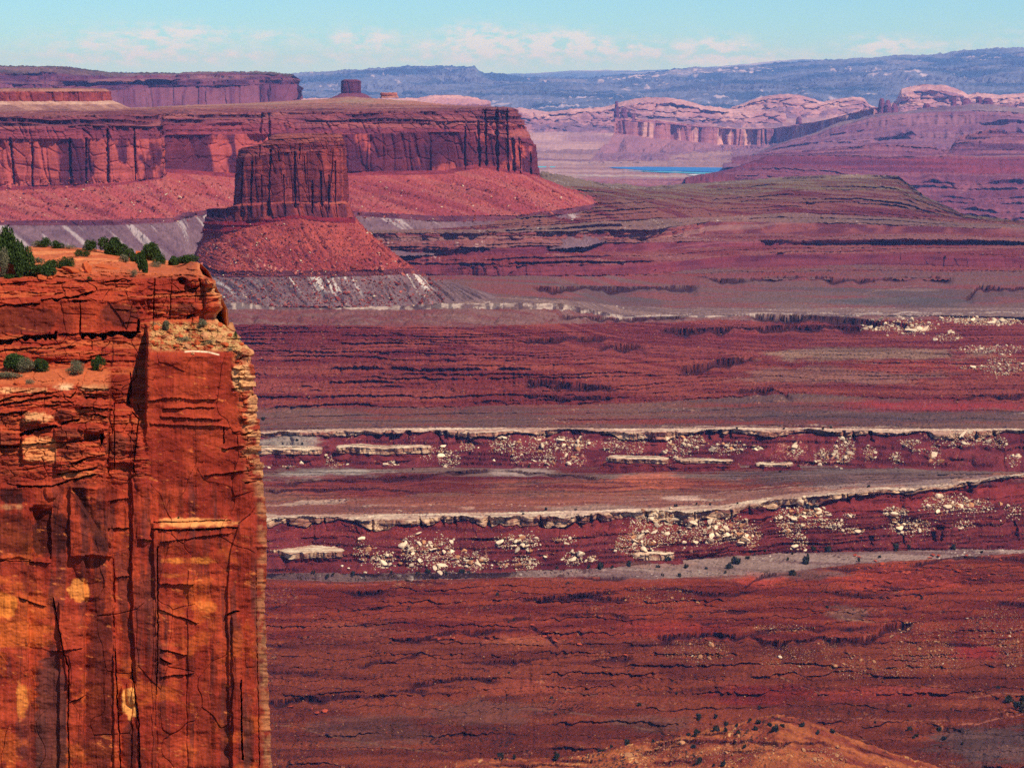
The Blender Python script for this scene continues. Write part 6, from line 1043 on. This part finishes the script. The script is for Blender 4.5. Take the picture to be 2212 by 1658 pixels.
for i, (x, y, w, h) in enumerate([(338, 712, 18, 12), (362, 735, 12, 10), (380, 748, 14, 9), (404, 752, 16, 12), (424, 742, 18, 10), (440, 730, 12, 14), (452, 750, 14, 8), (470, 738, 12, 8), (486, 748, 14, 9), (505, 742, 12, 8), (392, 728, 10, 7), (410, 722, 10, 7), (330, 742, 12, 9), (348, 752, 10, 6), (496, 727, 12, 8), (460, 715, 14, 10), (474, 705, 12, 9), (416, 764, 9, 6), (520, 745, 12, 7)]):
    fg_rock(x, y, w, h, 'small tan stone in the rubble slope on the shoulder of the near cliff', 320 + i, mat=M_tan if i % 2 else M_orange2, planes=8)
    bpy.data.objects[-1] if False else None
for o in scene.collection.objects:
    if o.get('label', '').startswith('small tan stone in the rubble'): o['group'] = 'stones on the shoulder of the near cliff'
    if o.name.split('.')[0] == 'boulder' and o.data.name.startswith('boulder'): pass

# ------------------------------------------------------------------ junipers and bushes
def leaf_mat(name, rgb, rgb2):
    m = bpy.data.materials.new(name); m.use_nodes = True; nt = m.node_tree; N, L = nt.nodes, nt.links; b = N['Principled BSDF']; b.inputs['Roughness'].default_value = .8; b.inputs['Specular IOR Level'].default_value = .15
    ge = N.new('ShaderNodeNewGeometry'); mx = N.new('ShaderNodeMix'); mx.data_type = 'RGBA'; mx.inputs[6].default_value = (*[float(v) for v in lin(rgb)], 1); mx.inputs[7].default_value = (*[float(v) for v in lin(rgb2)], 1); L.new(ge.outputs['Random Per Island'], mx.inputs[0]); L.new(mx.outputs[2], b.inputs['Base Color']); return m
M_leaf = leaf_mat('juniper_foliage', (26, 40, 16), (72, 88, 36)); M_grey = leaf_mat('sage_foliage', (84, 80, 58), (128, 118, 84)); M_dleaf = leaf_mat('far_juniper_foliage', (34, 36, 26), (62, 62, 40)); M_bark = solid('bark', (96, 76, 60), .2, scale=.2)
def crown_mesh(name, seed, n, leaf, lobes, mat, flat=.75):
    g = np.random.default_rng(seed); C_ = g.normal(size=(lobes, 3)); C_ /= np.linalg.norm(C_, axis=1)[:, None]; C_ *= g.uniform(.3, .72, (lobes, 1)); C_[:, 2] = np.abs(C_[:, 2]) * flat * 1.1 + .25; R_ = g.uniform(.25, .46, lobes)
    k = g.integers(0, lobes, n); d = g.normal(size=(n, 3)); d /= np.linalg.norm(d, axis=1)[:, None]; c = C_[k] + d * (R_[k] * g.uniform(.35, 1.12, n) ** .6)[:, None]; c[:, 2] = np.maximum(c[:, 2], .02)
    a = g.normal(size=(n, 3)); a /= np.linalg.norm(a, axis=1)[:, None]; b = np.cross(a, g.normal(size=(n, 3))); b /= np.linalg.norm(b, axis=1)[:, None]; s = leaf * g.uniform(.6, 1.4, (n, 1))
    V = np.stack([c - a * s, c + b * s * .6, c + a * s, c - b * s * .6], 1).reshape(-1, 3); F = np.arange(n * 4).reshape(n, 4); me = bpy.data.meshes.new(name); me.from_pydata(V.tolist(), [], F.tolist()); me.materials.append(mat); return me, C_
def trunk_mesh(name, seed, tips):
    g = random.Random(seed); V, F = [], []
    def tube(p, q, r0, r1, n=6, seg=4):
        b0 = len(V); mid = [(a + b) / 2 + g.uniform(-.05, .05) for a, b in zip(p, q)]
        for i in range(seg + 1):
            t = i / seg; P_ = [(1 - t) ** 2 * a + 2 * t * (1 - t) * m_ + t * t * b for a, m_, b in zip(p, mid, q)]; r = r0 + (r1 - r0) * t
            for j in range(n): an = 6.283 * j / n; V.append((P_[0] + r * math.cos(an), P_[1] + r * math.sin(an), P_[2]))
        for i in range(seg):
            for j in range(n): F.append((b0 + i * n + j, b0 + i * n + (j + 1) % n, b0 + (i + 1) * n + (j + 1) % n, b0 + (i + 1) * n + j))
    tube((0, 0, -.12), (.03, 0, .35), .07, .045)
    for t in tips: tube((.03, 0, .2 + g.uniform(-.1, .1)), tuple(t), .035, .008)
    me = bpy.data.meshes.new(name); me.from_pydata(V, [], F); me.materials.append(M_bark); return me
def plant(kind, p, w, h, label, cat, group, cm, tm, dig=.06):
    r = bpy.data.objects.new(kind, None); scene.collection.objects.link(r); r.location = (p[0], p[1], p[2] - dig * h); r.scale = (w / 2, w / 2, h / 1.15); r.rotation_euler = (0, 0, rnd.uniform(0, 6.28)); r.empty_display_size = .2
    a = bpy.data.objects.new('crown', cm); scene.collection.objects.link(a); a.parent = r
    if tm: b = bpy.data.objects.new('trunk', tm); scene.collection.objects.link(b); b.parent = r
    r['label'] = label; r['category'] = cat
    if group: r['group'] = group
    return r
# (x, y base, width px, height px, grey?, label)
TR = [(20, 588, 64, 96, 0, 'largest juniper, tall and dark, at the left end of the cliff top'), (48, 596, 44, 66, 0, 'lower juniper leaning against the largest one'), (8, 596, 40, 50, 1, 'greyish juniper in front of the largest one'), (78, 533, 26, 13, 1, 'grey bush on the skyline just right of the largest juniper'), (100, 533, 32, 18, 0, 'low juniper on the skyline above the orange dome'), (122, 534, 26, 15, 0, 'second low juniper above the orange dome'), (148, 536, 34, 10, 1, 'bare grey bush on the skyline above the dome'),
 (196, 541, 32, 22, 0, 'round dark juniper on the skyline, left of the taller round one'), (240, 548, 54, 34, 0, 'wide dome shaped juniper on the skyline'), (283, 562, 30, 26, 0, 'juniper at the right end of the orange dome'), (270, 566, 24, 16, 1, 'grey bush under the right end of the dome'), (325, 562, 38, 34, 0, 'dark bushy juniper in the middle of the rim thicket'), (345, 568, 30, 20, 0, 'low juniper at the right of the rim thicket'), (300, 568, 24, 20, 0, 'low juniper at the left of the rim thicket'), (308, 588, 22, 42, 0, 'narrow upright juniper standing below the rim thicket'),
 (334, 574, 40, 10, 1, 'brown grey brush under the rim thicket'), (374, 573, 24, 20, 0, 'round juniper left of the pale rim block'), (404, 567, 44, 18, 0, 'low spreading juniper behind the pale rim block'), (176, 552, 34, 14, 0, 'small bush growing on the orange dome'), (140, 578, 32, 24, 0, 'bush in front of the orange dome'), (92, 594, 50, 24, 0, 'green bush behind the round orange boulder'), (108, 583, 26, 20, 0, 'green bush right of the largest juniper'), (82, 566, 26, 12, 1, 'brown brush at the left foot of the dome'), (288, 594, 28, 14, 1, 'yellow grey brush near the rim under the narrow juniper'), (192, 602, 12, 6, 0, 'tiny bush on the rim rock'),
 (36, 796, 50, 32, 0, 'dark green bush at the left of the lower ledge'), (60, 800, 44, 26, 1, 'grey brush between the two dark bushes of the lower ledge'), (90, 800, 32, 26, 0, 'dark green bush right of the grey brush on the lower ledge'), (165, 808, 32, 30, 1, 'grey green bush in the middle of the lower ledge'), (214, 796, 34, 28, 0, 'green bush at the right end of the lower ledge'), (66, 826, 30, 10, 1, 'low grey brush at the lip of the lower ledge'), (20, 812, 60, 12, 1, 'dry grass tuft on the lower ledge'), (150, 800, 20, 8, 1, 'small dry tuft beside the grey green bush'),
 (355, 712, 24, 20, 1, 'round grey bush on the cliff shoulder under the dark patch'), (334, 708, 16, 12, 1, 'grey tuft left of the round grey bush'), (508, 731, 10, 14, 0, 'small green bush near the perched oblong boulder'), (398, 736, 36, 10, 1, 'dry grey brush among the rubble of the cliff shoulder'), (440, 702, 26, 14, 1, 'yellow brush on the cliff shoulder under the right wall'), (496, 756, 16, 7, 1, 'low grey tuft near the corner block'), (455, 742, 30, 9, 1, 'dry grass on the lower right of the cliff shoulder'), (384, 1119, 5, 5, 0, 'tiny dark bush on the pale ledge of the near cliff face'), (20, 600, 24, 10, 0, 'small bush under the arched orange boulder')]
cmc = {}
for i, (x, y, w, h, gr, lab) in enumerate(TR):
    p = SF.at(x, y)
    if p is None: p = SF.at(x, y + 6)
    if p is None: continue
    w, h = w * 1.3, h * 1.35; sc_ = p[1] / FPX; n = int(np.clip(w * h * 2.6, 600, 7500)); big = w > 36
    cm_, C_ = crown_mesh('crown', 900 + i, n if not gr else int(n * .6), (.05 if big else .08) * (1 if not gr else .85), 10 if big else 6, M_grey if gr else M_leaf); tm_ = trunk_mesh('trunk', i, C_[:5])
    plant('juniper' if not gr else 'bush', p, w * sc_, h * sc_, lab, 'juniper' if not gr else 'bush', None, cm_, tm_)
SH = [crown_mesh('crown', 40 + i, 420, .15, 6, M_dleaf)[0] for i in range(6)]; SHT = trunk_mesh('trunk', 3, [(.2, .1, .5), (-.2, .1, .5)])
BU = [(c7, [(570, 965, 12), (430, 975, 10), (350, 955, 9), (985, 958, 14), (1085, 968, 11), (1170, 958, 14), (1700, 930, 8), (1870, 925, 9), (780, 955, 8), (460, 968, 8), (930, 965, 9), (2095, 912, 12), (1205, 960, 9)], 'dark bush on the pale flat below the lower bench cliff'), (c7, [(1940, 932, 20), (2000, 925, 9)], 'bush in the pair left of the dark overhanging ledge'),
 (c8, [(1040, 830, 13), (1505, 828, 17), (1820, 824, 15), (1570, 818, 11)], 'round dark bush on the pale strip at the foot of the right cliff'), (c8, [(1130, 834, 19)], 'largest dark bush of the pale strip, below the steep chute'), (c8, [(1005, 905, 20)], 'tall dark juniper alone on the grey flat'), (c8, [(620, 908, 22), (680, 882, 10), (905, 888, 9), (1300, 893, 10), (580, 932, 16), (500, 852, 9), (25, 918, 12), (340, 930, 11), (185, 928, 9), (240, 892, 14), (1980, 847, 8), (930, 857, 7), (215, 967, 7), (780, 842, 9), (1410, 872, 8), (450, 940, 8), (560, 960, 8), (930, 968, 16), (720, 860, 7), (300, 975, 9)], 'low dark bush on the grey flat of the lower bench'),
 (c8, [(850, 372, 9), (885, 376, 9), (960, 380, 12), (575, 382, 15), (245, 376, 9), (430, 380, 9), (165, 382, 12), (860, 400, 6), (1350, 480, 8), (620, 575, 6), (280, 590, 8), (400, 580, 7), (470, 585, 7), (1100, 160, 7), (1140, 158, 7), (880, 160, 6), (620, 155, 6)], 'dark bush on the flat top of the upper bench'), (c7, [(1540, 372, 7), (175, 242, 9), (260, 222, 8), (205, 382, 7), (295, 238, 7), (340, 200, 7), (1635, 610, 8), (1510, 632, 6), (1800, 608, 6), (75, 110, 10), (900, 380, 6), (2075, 380, 7)], 'small dark bush on the upper left benches'),
 (z2, [(1120, 317, 9), (1645, 270, 8), (80, 862, 8), (285, 800, 8), (1425, 735, 6), (1385, 960, 7), (1580, 868, 10), (2065, 762, 9), (1600, 1040, 9)], 'small dark bush alone on the near red slope'), (z2, [(2130, 845, 22), (2180, 888, 26), (2205, 835, 20)], 'big dark juniper in the trio at the right edge'), (z2, [(1745, 1000, 15), (1575, 998, 12), (1770, 1050, 12), (1870, 1074, 8), (1615, 1035, 10)], 'dark bush in the wash right of the knoll'),
 (z1, [(1365, 247, 9), (1455, 382, 8), (1425, 396, 6), (745, 572, 6), (775, 517, 6), (1690, 912, 7), (1665, 820, 7), (2150, 860, 9), (490, 340, 6), (1430, 682, 6)], 'small bush on the left part of the near red slope')]
KB = [(z2, [(830, 1005, 20), (800, 972, 13), (870, 977, 10), (985, 974, 14), (1065, 1019, 13), (740, 958, 12), (725, 994, 13), (690, 947, 9), (750, 876, 9), (410, 932, 15), (500, 927, 12), (550, 958, 12), (500, 999, 16), (620, 975, 10), (560, 998, 12), (625, 1017, 10), (400, 1024, 17), (350, 1018, 10), (1155, 1008, 13), (160, 1054, 10), (10, 1076, 13)], 'dark bush along the crest of the yellow knoll'), (z2, [(660, 1092, 10), (380, 1094, 12), (408, 1172, 18), (545, 1190, 15), (490, 1192, 8)], 'dark bush on the near face of the yellow knoll'), (z1, [(1375, 1142, 15), (1460, 1138, 11), (1690, 1146, 20), (2085, 1070, 15), (1935, 1110, 9), (1955, 1112, 7), (2000, 1090, 10), (1210, 1166, 9)], 'dark bush at the left end of the yellow knoll')]
for S_, lst in ((SG, BU), (SK, KB)):
    for conv, pts, lab in lst:
        for (x, y, w) in pts:
            p = S_.at(*conv(x, y))
            if p is None and S_ is SK: p = SG.at(*conv(x, y))
            if p is None: continue
            sz = w * 1.15 * p[1] / FPX; tall = 1.25 if 'tall' in lab else .85
            plant('bush' if 'juniper' not in lab else 'juniper', p, sz, sz * tall, lab, 'bush' if 'juniper' not in lab else 'juniper', (lab if len(pts) > 1 else None), rnd.choice(SH), SHT)
# low scrub nobody could count
items = []; TET = rock_arrays(400, sub=1, planes=3, noise=0)
def scrub(n, x0, x1, y0, y1, s0, s1, S_, seed, th=.0):
    for i in range(n):
        X = rnd.uniform(x0, x1); Y = rnd.uniform(y0, y1)
        if float(vn(X / 60, Y / 18, seed)) < th + rnd.uniform(-.3, .3): continue
        p = S_.at(X, Y)
        if p is not None: v, f = inst(TET, p, rnd.uniform(s0, s1), (1, 1, .7)); items.append((v, f, 0))
scrub(5200, 580, 2230, 1480, 1660, .22, .42, SG, 5, -.1); scrub(1600, 580, 2230, 1260, 1480, .22, .42, SG, 6, .2); scrub(1500, 1350, 2230, 1010, 1090, .3, .6, SG, 7, -.1); scrub(900, 1300, 2230, 1190, 1245, .3, .7, SG, 8, -.2); scrub(900, 560, 1300, 1225, 1262, .3, .7, SG, 9, .1); scrub(1800, 1350, 2230, 850, 925, .4, .7, SG, 10, -.1); scrub(700, 560, 1200, 880, 925, .4, .7, SG, 12, .1)
merge_scatter('scrub', items, 'low dark scrub dotting the red flats', 'scrub', [M_dleaf])

# ------------------------------------------------------------------ descriptions of the landforms
DESC = {'ground': ('red canyon floor with pale rimmed benches', 'canyon floor'), 'butte': ('dark red butte on its talus cone in front of the long mesa', 'butte'), 'sandstone_cliff': ('orange sandstone cliff in the left foreground', 'cliff'), 'knoll': ('yellow brown knoll at the bottom of the view', 'knoll'),
        'plateau': ('blue plateau country rising to the right horizon', 'plateau'), 'mountains': ('pale blue range on the horizon', 'mountains'), 'rock_tower': ('lone square rock tower on the skyline left of centre', 'rock tower'), 'rock_castle': ('little tan rock castle on top of the long mesa', 'rock'), 'valley_floor': ('hazy floor of the river valley around the ponds', 'valley'), 'cliff': ('fluted pink and blue cliff wall beyond the ponds', 'cliff'), 'salt_flat': ('white salt flat beside the blue pond', 'salt flat')}
for o in scene.collection.objects:
    if o.name in DESC and 'label' not in o: o['label'], o['category'] = DESC[o.name]
